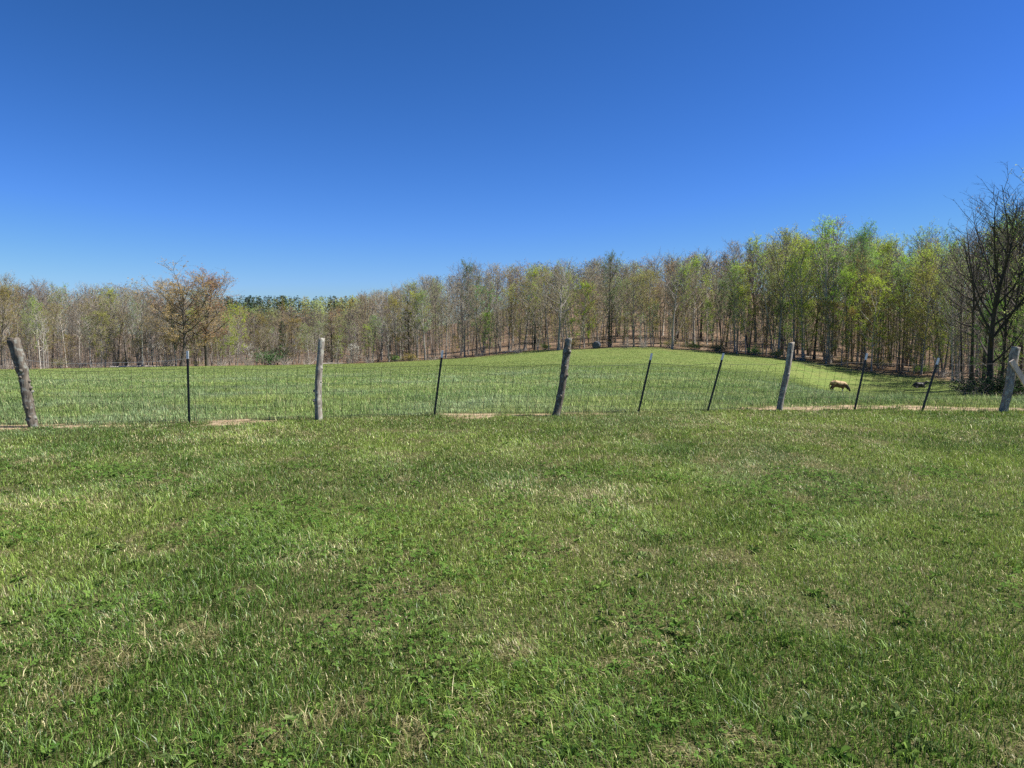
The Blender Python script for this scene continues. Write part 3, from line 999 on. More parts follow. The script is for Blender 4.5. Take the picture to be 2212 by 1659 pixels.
GROUPS = {'bare': 'leafless trees of the wood', 'budding': 'budding trees of the wood', 'poplar': 'tall leafing trees of the wood', 'maple': 'small leafing trees of the wood', 'oak': 'oaks at the wood edge',
          'sapling': 'slender saplings of the wood', 'dogwood': 'blossoming trees under the wood', 'pine': 'pines in the wood', 'cedar': 'cedars at the wood edge', 'big': 'large trees by the braced post', 'shrub': 'shrubs along the wood edge'}


def plant(kind, px, Y, top=None, H=None, var=None, leafm=None, bark=None, twigm=None, wide=1.0, desc=None, label=None, row='edge'):
    x = (px - PW / 2) / F * Y
    z = zt(x, Y)
    if H is None:
        H = at_depth(px, top, Y).z - z
    lst = PROTO[kind]
    v = rnd.randrange(len(lst)) if var is None else var
    tm, cm = lst[v]
    ph = {('pine', 0): 20, ('pine', 1): 16, ('big', 0): 23, ('big', 1): 25}.get((kind, v), PHT.get(kind, 20))
    root = empty(NAME[kind], (x, Y, z))
    root.rotation_euler = (R(rnd.uniform(-1.5, 1.5)), R(rnd.uniform(-1.5, 1.5)), rnd.uniform(0, 6.28))
    s = H / MAXZ[cm.name]
    sw = (s * .55 + .45) * wide
    if s < .6: sw = (s * .8 + .2) * wide
    root.scale = (sw, sw, s)
    t = link(bpy.data.objects.new('trunk', tm), root)
    c = link(bpy.data.objects.new('crown', cm), root)
    if bark: t.material_slots[0].link = 'OBJECT'; t.material_slots[0].material = bark
    if leafm: c.material_slots[1].link = 'OBJECT'; c.material_slots[1].material = LEAF[leafm]
    if twigm: c.material_slots[0].link = 'OBJECT'; c.material_slots[0].material = twigm
    cat = 'shrub' if kind == 'shrub' else 'tree'
    tag(root, label, cat, GROUPS[kind])
    REC.append(dict(o=root, px=px, row=row, desc=desc, label=label))
    return root


SPECIAL = []


def sp(kind, px, dY, top, **k):
    Y = edge_y(px) + dY
    SPECIAL.append(px)
    return plant(kind, px, Y, top, **k)


sp('oak', 392, -4, 570, var=0, leafm='rust', wide=1.6, label='broad rusty-leaved oak, taller than its neighbours, behind the plumb steel stake')
sp('oak', 448, -3, 580, var=1, leafm='rust', twigm=M_TWIG, wide=1.4, label='greyer sparse oak with rusty lower leaves, beside the broad rusty-leaved oak')
sp('oak', 5, -3, 600, var=1, leafm='gold', wide=.8, label='golden-leaved spreading tree above the knotty log post')
sp('maple', 512, -5, 655, var=0, leafm='lime', wide=.75, label='yellow-green young tree standing next to the sparse rusty oak')
sp('pine', 612, 2, 694, var=1, wide=1.25, label='dark conifer among pale trunks, between the plumb stake and the pale cracked post')
sp('cedar', 716, 1, 692, wide=1.8, label='dark cedar just behind the pale cracked post')
sp('shrub', 582, 0, 748, var=2, leafm='deep', wide=1.5, label='dull dark-green bush at the foot of the dark conifer')
sp('dogwood', 766, -3, 742, leafm='white', label='white-blossomed dogwood near the pale cracked post')
sp('dogwood', 534, -2, 742, leafm='white', wide=.7, label='white-blossomed dogwood under the yellow-green young tree')
sp('dogwood', 336, -1, 738, leafm='white', wide=.8, label='thin white-blossomed dogwood near the broad rusty oak')
sp('dogwood', 727, 1, 745, leafm='white', wide=.6, label='small white-blossomed dogwood next to the dark cedar')
sp('maple', 858, 2, 636, var=2, leafm='gold', wide=.8, label='golden-olive leafing tree between the pale cracked post and the second stake')
sp('cedar', 884, 4, 650, wide=1.2, label='tall thin dark cedar beside the golden-olive leafing tree')
sp('maple', 1048, 3, 614, var=0, leafm='green', wide=.95, label='round fresh-green tree between the second stake and the dark knotted post')
sp('poplar', 1012, 10, 560, var=1, leafm='deep', wide=.95, label='sparse deep-green tree rising over the skyline near the second stake')
sp('cedar', 1155, 3, 660, leafm='cedar', wide=2.0, label='brownish dark cedar before the dark knotted post')
sp('bare', 1207, -3, 566, var=1, wide=1.35, label='wide-crowned leafless tree rising right behind the dark knotted post')
sp('maple', 1262, 0, 604, var=1, leafm='lime', wide=.9, label='yellow-green tree next to the wide leafless tree by the dark knotted post')
sp('poplar', 1316, -1, 540, var=0, leafm='deep', wide=.95, bark=M_BARK_DARK, label='dome-topped deep-green tree on the skyline between the dark knotted post and a leaning stake')
sp('cedar', 1319, -2, 640, wide=1.1, label='dark cedar under the dome-topped deep-green tree')
sp('cedar', 1302, -3, 712, wide=1.1, label='low dark cedar beside the grey bale')
sp('shrub', 1553, -3, 742, var=2, leafm='needle', wide=1.7, label='dark evergreen bush at the field edge by the stake before the smooth post')
sp('bare', 1452, -3, 545, var=3, wide=1.15, twigm=M_TWIG, label='dense grey-twigged leafless tree between the two leaning stakes by the smooth post')
sp('poplar', 1592, -3, 608, leafm='green', var=2, wide=.9, label='bright green slim tree just beyond the leaning stake, before the smooth round post')
sp('poplar', 1682, 2, 488, leafm='pale', var=0, wide=1.1, label='tall pale-green tree rising behind the smooth round post')
sp('poplar', 1735, 0, 498, leafm='lime', var=2, wide=1.1, label='tall yellow-green tree next to the tall pale-green tree behind the smooth post')
sp('poplar', 1792, 0, 464, leafm='lime', var=0, wide=1.25, label='highest green tree of the wood, above the tan cow')
sp('poplar', 1852, 3, 478, leafm='green', var=1, wide=1.1, label='tall green tree behind the stake beside the tan cow')
sp('maple', 1884, -3, 590, leafm='lime', var=0, wide=.95, label='bright lime tree with leafy low branches behind the stake by the tan cow')
sp('maple', 1832, -2, 660, leafm='gold', var=2, wide=.7, label='small yellowish tree standing behind the tan cow')
sp('poplar', 1992, 8, 480, leafm='pale', var=3, wide=1.2, label='tall round-topped pale-green tree above the lying black cow')
sp('maple', 1992, -1, 572, leafm='olive', var=0, wide=1.05, label='rounded olive-yellow tree straight behind the lying black cow')
plant('big', 2144, 66, 392, var=0, twigm=M_TWIG_DARK, bark=M_BARK_BLACK, wide=1.25, label='large dark leafless tree with upswept limbs next to the braced post', row='own')
plant('big', 2292, 63, 330, var=1, bark=M_BARK_BLACK, wide=1.15, label='added shade-casting tall dark-trunked tree well beyond the braced post, only its branches reaching in', row='own')  # mostly out of view, added to deepen the shadow band on the field
plant('big', 2222, 64, 322, var=1, wide=1.0, label='very tall thin-leaved tree beyond the braced post', row='own')
plant('big', 2166, 69, 440, var=0, twigm=M_TWIG_DARK, bark=M_BARK_BLACK, wide=.7, label='dark leafless trunk tight behind the large upswept tree', row='own')
for q_, (px_, Y_, tp_, vv, lab_) in enumerate((
        (2082, 92, 520, 0, 'dark leafless stem standing between the lying black cow and the large upswept tree'),
        (2104, 88, 500, 1, 'dark wide leafless tree just behind the large upswept tree, towards the black cow'),
        (2128, 80, 470, 3, 'dark leafless tree crowding the large upswept tree from behind'),
        (2192, 74, 430, 1, 'dark leafless tree rising over the top of the braced post'),
        (2206, 80, 400, 4, 'dark slender leafless tree beyond the braced post'))):
    plant('bare', px_, Y_, tp_, var=vv, bark=M_BARK_BLACK, twigm=M_TWIG_DARK, wide=1.2, label=lab_, row='own')
plant('maple', 2196, 78, 560, var=2, leafm='green', twigm=M_TWIG_DARK, bark=M_BARK_BLACK, wide=1.0, label='taller dark-green leafing tree filling the gap behind the braced post', row='own')
plant('maple', 2140, 76, 640, var=1, leafm='green', wide=.8, label='low dark-green leafing tree behind the large upswept leafless tree', row='own')
plant('maple', 2210, 68, 655, var=0, leafm='green', wide=.8, label='low leafy green tree behind the braced post', row='own')
plant('shrub', 2108, 66, H=2.2, var=1, leafm='needle', twigm=M_TWIG_DARK, wide=1.5, label='dark brushy shrub at the foot of the large upswept tree', row='own')
plant('shrub', 2196, 62, H=2.4, var=1, leafm='needle', twigm=M_TWIG_DARK, wide=1.7, label='dark brushy shrub beyond the braced post', row='own')
for px_, Y_, H_, lab_ in ((2092, 67, 1.2, 'dark brushy shrub by the lying black cow, towards the large upswept tree'), (2160, 61, 2.0, 'dark brushy shrub filling the gap between the large upswept tree and the braced post'), (2226, 60, 2.2, 'dark brushy shrub beneath the brace of the braced post')):
    plant('shrub', px_, Y_, H=H_, var=2, leafm='needle', twigm=M_TWIG_DARK, wide=1.6, label=lab_, row='own')
plant('shrub', 2128, 62, H=1.6, var=0, twigm=M_TWIG_DARK, wide=1.4, label='bare brushy shrub before the large upswept tree', row='own')

DESC = {('bare', 'bud'): 'grey leafless tree', ('budding', 'bud'): 'brown-budded tree', ('budding', 'olive'): 'olive-budded tree', ('budding', 'rust'): 'rust-budded tree', ('budding', 'lime'): 'lime-budded tree', ('budding', 'pale'): 'pale-budded tree', ('budding', 'gold'): 'gold-budded tree', ('budding', 'cream'): 'cream-budded tree',
        ('poplar', 'pale'): 'pale-green tall tree', ('poplar', 'green'): 'green tall tree', ('poplar', 'lime'): 'yellow-green tall tree', ('maple', 'olive'): 'olive small tree', ('maple', 'gold'): 'golden small tree', ('maple', 'lime'): 'lime small tree',
        ('sapling', 'olive'): 'slender olive sapling', ('sapling', 'bud'): 'slender bare sapling', ('sapling', 'green'): 'slender green sapling'}


def pick(px, row):
    """kind and leaf tint by where it stands, as the wood changes from grey to green"""
    g = float(np.interp(px, [0, 300, 500, 900, 1200, 1500, 1650, 2000, 2212], [.10, .16, .36, .42, .42, .5, .8, .65, .5]))
    u = rnd.random()
    if u < g * .62: return 'poplar', rnd.choice(['pale', 'lime', 'lime', 'green'] if px > 1500 else ['pale', 'pale', 'lime'])
    if u < g * .62 + .32: return 'budding', rnd.choice(['bud', 'olive', 'olive', 'gold', 'bud', 'cream', 'rust'] if px < 1600 else ['lime', 'olive', 'pale'])
    if u < g * .62 + .38 and 850 < px < 1500: return 'budding', 'cream'
    return 'bare', 'bud'


def auto(row, px, dY, lo, hi, small=False):
    Y = edge_y(px) + dY
    top = float(np.interp(px, [a for a, _ in SKY], [b for _, b in SKY])) + rnd.uniform(lo, hi)
    if small:
        kind = 'sapling'
        tint = rnd.choice(['bud', 'bud', 'olive', 'green'] if px < 1500 else ['bud', 'olive', 'green', 'green'])
        v = 0 if tint == 'bud' else rnd.choice([1, 2, 3])
        H = rnd.uniform(5, 11)
        plant(kind, px, Y, H=H, var=v, leafm=tint, desc=DESC[(kind, tint)], row=row, wide=rnd.uniform(.9, 1.3),
              bark=rnd.choice([M_BARK, M_BARK_PALE, M_BARK_DARK]))
        return
    if 470 < px < 770: top = max(top + 26, 668 if row != 'back row' else 660)
    kind, tint = pick(px, row)
    rb = rnd.random()
    pal = .25 if px < 900 else .10
    bark = M_BARK_PALE if rb < pal else (M_BARK_DARK if rb > (.72 if px < 1400 else .40) else M_BARK)
    tw = None
    if kind == 'bare': tw = rnd.choice([M_TWIG, M_TWIG, M_TWIG_WARM]) if px < 1900 else rnd.choice([M_TWIG, M_TWIG_DARK])
    plant(kind, px, Y, top, leafm=tint, bark=bark, twigm=tw, desc=DESC[(kind, tint)], row=row, wide=rnd.uniform(.8, 1.15) + (.15 if row == 'back row' else 0))


px = -40.0
while px < 2110:
    p = px + rnd.uniform(-9, 9)
    lo, hi = (22, 85)
    auto('edge', p, rnd.uniform(-1, 7), lo, hi)
    px += rnd.uniform(15, 27)
px = -30.0
while px < 2240:
    auto('second row', px + rnd.uniform(-9, 9), rnd.uniform(9, 18), 0, 60)
    px += rnd.uniform(20, 32)
px = -20.0
while px < 2240:
    auto('back row', px + rnd.uniform(-9, 9), rnd.uniform(22, 38), -10, 26)
    px += rnd.uniform(24, 36)
px = 20.0
while px < 2120:
    auto('edge', px, rnd.uniform(-3, 6), 0, 0, small=True)
    px += rnd.uniform(18, 40)
px = 150.0
while px < 2080:          # small leafing trees under the edge
    top_ = float(np.interp(px, [150, 600, 1200, 1600, 1800, 2080], [690, 715, 665, 640, 600, 640])) + rnd.uniform(-45, 50)
    tint_ = rnd.choice(['olive', 'gold', 'lime'] if px < 1500 else ['lime', 'lime', 'olive'])
    plant('maple', px, edge_y(px) + rnd.uniform(-2, 9), top_, leafm=tint_, wide=rnd.uniform(.7, 1.05), desc=DESC[('maple', tint_)], row='edge')
    px += rnd.uniform(40, 75) * (1.5 if px < 900 else (1 if px < 1550 else .75))
# brushy shrubs along the edge
px = 10
SH = 0
while px < 2110:
    v = rnd.choice([0, 0, 1, 2])
    plant('shrub', px, edge_y(px) + rnd.uniform(-4, 2), H=rnd.uniform(1.0, 2.4), var=v, leafm=['bud', 'olive', 'green'][v] if rnd.random() < .7 else 'olive', wide=rnd.uniform(.9, 1.5),
          desc=['grey twiggy shrub', 'sparse olive shrub', 'leafy shrub'][v], row='edge')
    px += rnd.uniform(28, 60)

ORD = ('first second third fourth fifth sixth seventh eighth ninth tenth eleventh twelfth thirteenth fourteenth fifteenth sixteenth seventeenth eighteenth nineteenth twentieth '
       'twenty-first twenty-second twenty-third twenty-fourth twenty-fifth twenty-sixth twenty-seventh twenty-eighth twenty-ninth thirtieth').split()
PN = ['knotty', 'cracked', 'dark', 'smooth', 'braced']
PPX = [50, 691, 1215, 1698, 2181]
ROWP = {'edge': 'at field edge', 'second row': 'behind edge trees', 'back row': 'deep in wood'}
buckets = {}
for r_ in REC:
    if r_['label'] or not r_['desc']: continue
    iv = sum(r_['px'] > q for q in PPX)
    buckets.setdefault((r_['desc'], r_['row'], iv), []).append(r_)
for (d_, row, iv), lst in buckets.items():
    lst.sort(key=lambda q: q['px'], reverse=(iv == 0))
    for k, r_ in enumerate(lst):
        od = ORD[k]
        if iv == 0: w_ = f'{od} outward from knotty post'
        elif iv == 5: w_ = f'{od} outward from braced post'
        else: w_ = f'{od} from {PN[iv - 1]} post towards {PN[iv]} post'
        r_['o']['label'] = f'{d_} {ROWP[row]}, {w_}'

# the far wood behind: one mass nobody could count
fw = MB()
rg = random.Random(33)
MI = {'bud': 2, 'olive': 3, 'pale': 4, 'rust': 5, 'needle': 6}
for i in range(1250):
    px = rg.uniform(-150, 2420)
    dY = rg.uniform(24, 130) if rg.random() < .75 else rg.uniform(100, 220)
    Y = edge_y(px) + dY
    x = (px - PW / 2) / F * Y
    z = zt(x, Y)
    sk = float(np.interp(px, [a for a, _ in SKY], [b for _, b in SKY])) + rg.uniform(8, 45)
    if 470 < px < 760 and dY < 140: sk = max(sk, rg.uniform(660, 685))
    H = min(max(at_depth(px, sk, Y).z - z, 9), 24)
    r0 = rg.uniform(.07, .15)
    wx, wy = rg.uniform(-.6, .6), rg.uniform(-.6, .6)
    B = Vector((x, Y, z - .3))
    top = B + Vector((wx, wy, H))
    fw.tube([B, B.lerp(top, .5) + Vector((rg.uniform(-.3, .3), rg.uniform(-.3, .3), 0)), top], [r0, r0 * .7, .02], 4, 0 if rg.random() < .35 else 7, cap=False)
    pn = .55 if 470 < px < 700 and dY > 80 else .04
    green = float(np.interp(px, [0, 500, 1200, 1700, 2212], [.1, .5, .35, .7, .5]))
    tint = 'needle' if rg.random() < pn else (rg.choice(['pale', 'olive', 'pale']) if rg.random() < green else rg.choice(['bud', 'bud', 'rust']))
    cr = rg.uniform(1.8, 3.2)
    nb = 34
    for k in range(nb):
        f = .12 + .86 * ((k + rg.random()) / nb) ** .75
        p = B.lerp(top, f)
        a = rg.uniform(0, 6.28)
        L_ = cr * max(.45, math.sin(math.pi * min(1, max(0.12, (f - .3) / .72))) ** .6)
        e = p + Vector((math.cos(a) * L_, math.sin(a) * L_, L_ * rg.uniform(.2, .9)))
        fw.spike(p, e, .04, 1)
        for c in range(5):
            b0 = p.lerp(e, rg.uniform(.3, 1))
            q = b0 + Vector((rg.gauss(0, .55), rg.gauss(0, .55), rg.uniform(-.1, .9)))
            fw.spike(b0, q, .022, 1)
            for l in range(3 if tint == 'needle' else (1 if tint in ('bud', 'rust') and rg.random() < .5 else 2)):
                fw.leaf(q + Vector((rg.gauss(0, .25), rg.gauss(0, .25), rg.gauss(0, .25))), rg.uniform(.16, .36), rg, MI[tint])
for i in range(300):         # far ridge with evergreens, seen through the dip
    px = rg.uniform(430, 800); Y = rg.uniform(270, 345)
    x = (px - PW / 2) / F * Y; z = zt(x, Y)
    H = min(max(at_depth(px, rg.uniform(636, 652), Y).z - z, 9), 26)
    B = Vector((x, Y, z - .3)); cr = rg.uniform(2.2, 4)
    fw.tube([B, B + Vector((0, 0, H))], [.15, .03], 4, 7, cap=False)
    tint = 'needle' if rg.random() < (.85 if px < 660 else .4) else rg.choice(['pale', 'olive', 'pale'])
    for k in range(260):
        f = rg.uniform(.1, 1); a = rg.uniform(0, 6.28); rr = cr * math.sin(math.pi * min(.97, max(.05, (f - .15) / .87))) ** .7 * math.sqrt(rg.random())
        fw.leaf(B + Vector((math.cos(a) * rr, math.sin(a) * rr, H * f)), rg.uniform(.3, .75), rg, MI[tint], .5)
for i in range(1700):        # understory stems
    px = rg.uniform(-150, 2420)
    Y = edge_y(px) + rg.uniform(3, 90) * (1 if px > 900 else .6)
    x = (px - PW / 2) / F * Y
    B = Vector((x, Y, zt(x, Y) - .2)); H = rg.uniform(2.5, 9)
    top = B + Vector((rg.uniform(-.9, .9), rg.uniform(-.5, .5), H))
    fw.tube([B, B.lerp(top, .5) + Vector((rg.uniform(-.2, .2), 0, 0)), top], [.05, .035, .012], 3, rg.choice([0, 0, 7]), cap=False)
    tint = rg.choice(['bud', 'olive', 'pale', 'pale'] if px > 1000 else ['bud', 'bud', 'olive'])
    for k in range(11):
        p = B.lerp(top, rg.uniform(.2, 1)); a = rg.uniform(0, 6.28)
        e = p + Vector((math.cos(a), math.sin(a), rg.uniform(0, .8))) * rg.uniform(.5, 1.7)
        fw.spike(p, e, .026, 1)
        for c in range(3):
            b0 = p.lerp(e, rg.uniform(.3, 1)); q = b0 + Vector((rg.gauss(0, .4), rg.gauss(0, .4), rg.uniform(-.1, .6)))
            fw.spike(b0, q, .018, 1)
            for l in range(2 if px > 900 and tint in ('olive', 'pale') else (1 if rg.random() < .5 else 0)): fw.leaf(q + Vector((rg.gauss(0, .15), rg.gauss(0, .15), rg.gauss(0, .1))), rg.uniform(.12, .22), rg, MI[tint])
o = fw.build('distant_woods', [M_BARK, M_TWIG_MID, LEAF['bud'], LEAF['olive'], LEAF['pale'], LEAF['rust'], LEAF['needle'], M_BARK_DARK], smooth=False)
tag(o, 'mass of further spring woodland rising behind the edge trees', 'woods', kind='stuff')

# fallen and leaning trunks
M_LOG = bark_mat('fallen_wood', (0.25, 0.22, 0.18), (0.55, 0.50, 0.43), objvar=.15)


def log(p0, p1, r, label, stubs=5):
    rg = random.Random(int(p0.x * 10))
    mb = MB()
    d = p1 - p0
    pts = [p0 + d * (k / 8) + Vector((0, 0, rg.uniform(-.05, .05))) for k in range(9)]
    mb.tube([q - p0 for q in pts], [r * (1 - .5 * k / 8) for k in range(9)], 8)
    for k in range(stubs):
        b = d * rg.uniform(.3, .95)
        mb.spike(b, b + Vector((rg.uniform(-.5, .5), rg.uniform(-.4, .4), rg.uniform(.3, 1.0))), r * .35)
    o = mb.build('fallen_log', [M_LOG]); o.location = p0
    tag(o, label, 'log', 'fallen trunks in the wood')


def gp(px, dY, h=0.15):
    Y = edge_y(px) + dY
    x = (px - PW / 2) / F * Y
    return Vector((x, Y, zt(x, Y) + h))


log(gp(235, -4), gp(385, -3), .16, 'long pale fallen trunk lying along the field edge before the rusty oak', 9)
log(gp(1449, 14, 0), at_depth(1481, 688, edge_y(1449) + 15), .17, 'pale dead trunk leaning against the trees between the two leaning stakes', 3)
log(gp(690, -4), gp(745, -2), .14, 'pale fallen trunk at the foot of the dark cedar by the cracked post', 5)
log(gp(1650, 3), gp(1588, 5), .15, 'fallen trunk on the litter before the tall pale-green tree', 6)
log(gp(1085, 2), gp(1140, 3), .15, 'fallen grey trunk near the brownish dark cedar', 7)
log(gp(1735, 5), gp(1775, 6), .13, 'short pale fallen trunk beyond the smooth round post', 4)
log(gp(1895, 6), gp(1945, 7), .13, 'pale fallen trunk beyond the stake by the tan cow', 4)

# grey bale by the dark pine
bo = gp(1289, -4, 0)
bm = bmesh.new()
prof = [(-.62, .0), (-.60, .5), (-.56, .62), (-.48, .68), (0, .70), (.48, .68), (.56, .62), (.60, .5), (.62, .0)]
rings = []
NSEG = 28
rg = random.Random(5)
for (a, r) in prof:
    if r == 0: rings.append([bm.verts.new((a, 0, .66))]); continue
    rings.append([bm.verts.new((a + rg.uniform(-.012, .012), r * math.cos(t) * (1 + rg.uniform(-.015, .015)), max(.66 + r * math.sin(t) * (1 + rg.uniform(-.02, .02)), .0))) for t in [2 * math.pi * k / NSEG for k in range(NSEG)]])
for i in range(len(rings) - 1):
    A, B_ = rings[i], rings[i + 1]
    for k in range(NSEG):
        k2 = (k + 1) % NSEG
        if len(A) == 1: bm.faces.new((A[0], B_[k2], B_[k]))
        elif len(B_) == 1: bm.faces.new((A[k], A[k2], B_[0]))
        else: bm.faces.new((A[k], A[k2], B_[k2], B_[k]))
bmesh.ops.recalc_face_normals(bm, faces=bm.faces)
me = bpy.data.meshes.new('hay_bale'); bm.to_mesh(me); bm.free()
me.polygons.foreach_set('use_smooth', [True] * len(me.polygons))
me.materials.append(plain_mat('weathered_bale', (0.075, 0.085, 0.105), rough=.9, noise=.4, scale=8))
o = link(bpy.data.objects.new('hay_bale', me)); o.location = bo; o.rotation_euler = (0, 0, R(65))
tag(o, 'weathered bluish-grey round bale at the wood edge under the dome-topped green tree', 'bale')


# ---------------------------------------------------------------- cattle
def skin_body(name, nodes, edges, rootn, mat, sub=2):
    me = bpy.data.meshes.new(name)
    names = list(nodes)
    idx = {k: i for i, k in enumerate(names)}
    me.from_pydata([nodes[k][0] for k in names], [(idx[a], idx[b]) for a, b in edges], [])
    o = link(bpy.data.objects.new(name, me))
    sk = o.modifiers.new('skin', 'SKIN'); sk.use_smooth_shade = True
    if not me.skin_vertices: me.skin_vertices.new()
    for k in names:
        rr = nodes[k][1]
        me.skin_vertices[0].data[idx[k]].radius = rr if isinstance(rr, tuple) else (rr, rr)
        me.skin_vertices[0].data[idx[k]].use_root = (k == rootn)
    ss = o.modifiers.new('sub', 'SUBSURF'); ss.levels = sub; ss.render_levels = sub
    dg = bpy.context.evaluated_depsgraph_get()
    m2 = bpy.data.meshes.new_from_object(o.evaluated_get(dg), depsgraph=dg)
    o.modifiers.clear()
    o.data = m2
    bpy.data.meshes.remove(me)
    m2.name = name
    m2.materials.clear(); m2.materials.append(mat)
    m2.polygons.foreach_set('use_smooth', [True] * len(m2.polygons))
    return o


def hide_mat(name, back, side, leg, legz, seed=0.0):
    """coat: colour patches by height and noise, white stockings"""
    m, nt, out = new_mat(name)
    tc = N(nt, 'ShaderNodeTexCoord')
    sep = N(nt, 'ShaderNodeSeparateXYZ'); nt.links.new(tc.outputs['Object'], sep.inputs[0])
    no = N(nt, 'ShaderNodeTexNoise', Scale=3.2, Detail=4.0)
    mp = N(nt, 'ShaderNodeMapping'); mp.inputs['Location'].default_value = (seed, seed, 0)
    nt.links.new(tc.outputs['Object'], mp.inputs[0]); nt.links.new(mp.outputs[0], no.inputs['Vector'])
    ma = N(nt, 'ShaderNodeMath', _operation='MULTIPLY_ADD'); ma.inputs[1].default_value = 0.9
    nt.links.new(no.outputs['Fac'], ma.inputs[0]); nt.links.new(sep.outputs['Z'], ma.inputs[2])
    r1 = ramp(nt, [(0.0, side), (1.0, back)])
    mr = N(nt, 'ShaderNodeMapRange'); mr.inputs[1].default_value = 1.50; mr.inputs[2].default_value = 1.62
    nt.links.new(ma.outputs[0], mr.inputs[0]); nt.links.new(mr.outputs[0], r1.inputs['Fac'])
    mr2 = N(nt, 'ShaderNodeMapRange'); mr2.inputs[1].default_value = legz; mr2.inputs[2].default_value = legz + .08
    nt.links.new(sep.outputs['Z'], mr2.inputs[0])
    mx = N(nt, 'ShaderNodeMix', _data_type='RGBA'); mx.inputs[6].default_value = (*leg, 1)
    nt.links.new(mr2.outputs[0], mx.inputs[0]); nt.links.new(r1.outputs['Color'], mx.inputs[7])
    p = N(nt, 'ShaderNodeBsdfPrincipled', Roughness=.75)
    p.inputs['Specular IOR Level'].default_value = .25
    nt.links.new(mx.outputs[2], p.inputs['Base Color'])
    nt.links.new(p.outputs[0], out.inputs[0])
    return m


V3 = lambda x, y, z: (x, y, z)
cow_nodes = {
    'rump': (V3(-.78, 0, 1.14), (.22, .24)), 'hip': (V3(-.55, 0, 1.10), (.30, .32)), 'belly': (V3(-.08, 0, 1.00), (.37, .38)), 'chest': (V3(.40, 0, .98), (.31, .36)),
    'wither': (V3(.62, 0, 1.02), (.22, .30)), 'neck': (V3(.86, 0, .80), (.14, .20)), 'poll': (V3(1.10, .02, .50), (.11, .13)), 'face': (V3(1.22, .03, .28), (.085, .095)), 'muz': (V3(1.27, .03, .12), (.07, .075)),
    'tail': (V3(-.95, 0, 1.02), .045), 'tail2': (V3(-.99, 0, .72), .022), 'tail3': (V3(-1.0, 0, .45), .035),
    'udder': (V3(-.42, 0, .72), .15),
    'hockA': (V3(-.80, .19, .50), .075), 'kneeA': (V3(-.60, .20, .78), .14), 'hoofA': (V3(-.72, .19, .26), .055), 'toeA': (V3(-.68, .19, .04), .062),
    'hockB': (V3(-.70, -.19, .50), .075), 'kneeB': (V3(-.54, -.20, .78), .14), 'hoofB': (V3(-.60, -.19, .26), .055), 'toeB': (V3(-.56, -.19, .04), .062),
    'elbA': (V3(.48, .18, .72), .11), 'knA': (V3(.52, .18, .42), .065), 'ftA': (V3(.50, .18, .2), .05), 'tfA': (V3(.53, .18, .04), .06),
    'elbB': (V3(.44, -.18, .72), .11), 'knB': (V3(.40, -.18, .42), .065), 'ftB': (V3(.34, -.18, .2), .05), 'tfB': (V3(.36, -.18, .04), .06),
}
cow_edges = [('belly', 'hip'), ('hip', 'rump'), ('belly', 'chest'), ('chest', 'wither'), ('wither', 'neck'), ('neck', 'poll'), ('poll', 'face'), ('face', 'muz'), ('rump', 'tail'), ('tail', 'tail2'), ('tail2', 'tail3'), ('hip', 'udder'),
             ('hip', 'kneeA'), ('kneeA', 'hockA'), ('hockA', 'hoofA'), ('hoofA', 'toeA'), ('hip', 'kneeB'), ('kneeB', 'hockB'), ('hockB', 'hoofB'), ('hoofB', 'toeB'),
             ('chest', 'elbA'), ('elbA', 'knA'), ('knA', 'ftA'), ('ftA', 'tfA'), ('chest', 'elbB'), ('elbB', 'knB'), ('knB', 'ftB'), ('ftB', 'tfB')]


def ears(o, head, d, mat):
    mb = MB()
    for s in (-1, 1):
        b = Vector(head) + Vector((-.02, .09 * s, .05))
        t = b + Vector((-.03, .17 * s, .03))
        mb.tube([b, b.lerp(t, .5), t], [.025, .05, .012], 6)
    return mb.build('ears', [mat], o)


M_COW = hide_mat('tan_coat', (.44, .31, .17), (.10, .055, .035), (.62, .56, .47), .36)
M_COWH = plain_mat('dark_head', (.035, .027, .022), rough=.7)
for k_ in cow_nodes:
    (q_, r_) = cow_nodes[k_]
    f_ = 1.3 if k_ in ('rump', 'hip', 'belly', 'chest', 'wither', 'neck', 'poll', 'udder') else 1.25
    cow_nodes[k_] = (q_, tuple(v * f_ for v in (r_ if isinstance(r_, tuple) else (r_, r_))))
p = ray_hit(1811, 845, 70); p.z -= 0.14
cow = skin_body('grazing_cow', cow_nodes, cow_edges, 'belly', M_COW)
cow.data.materials.append(M_COWH)
for f in cow.data.polygons:
    if f.center.x > .74 and f.center.z < 1.0: f.material_index = 1
cow.location = p; cow.rotation_euler = (0, 0, R(-8)); cow.scale = (1.03, 1.0, .90)
ears(cow, (1.10, .02, .52), 1, M_COWH)
tag(cow, 'tan cow with dark head and pale legs grazing in the pasture', 'cow', 'cattle in the pasture')

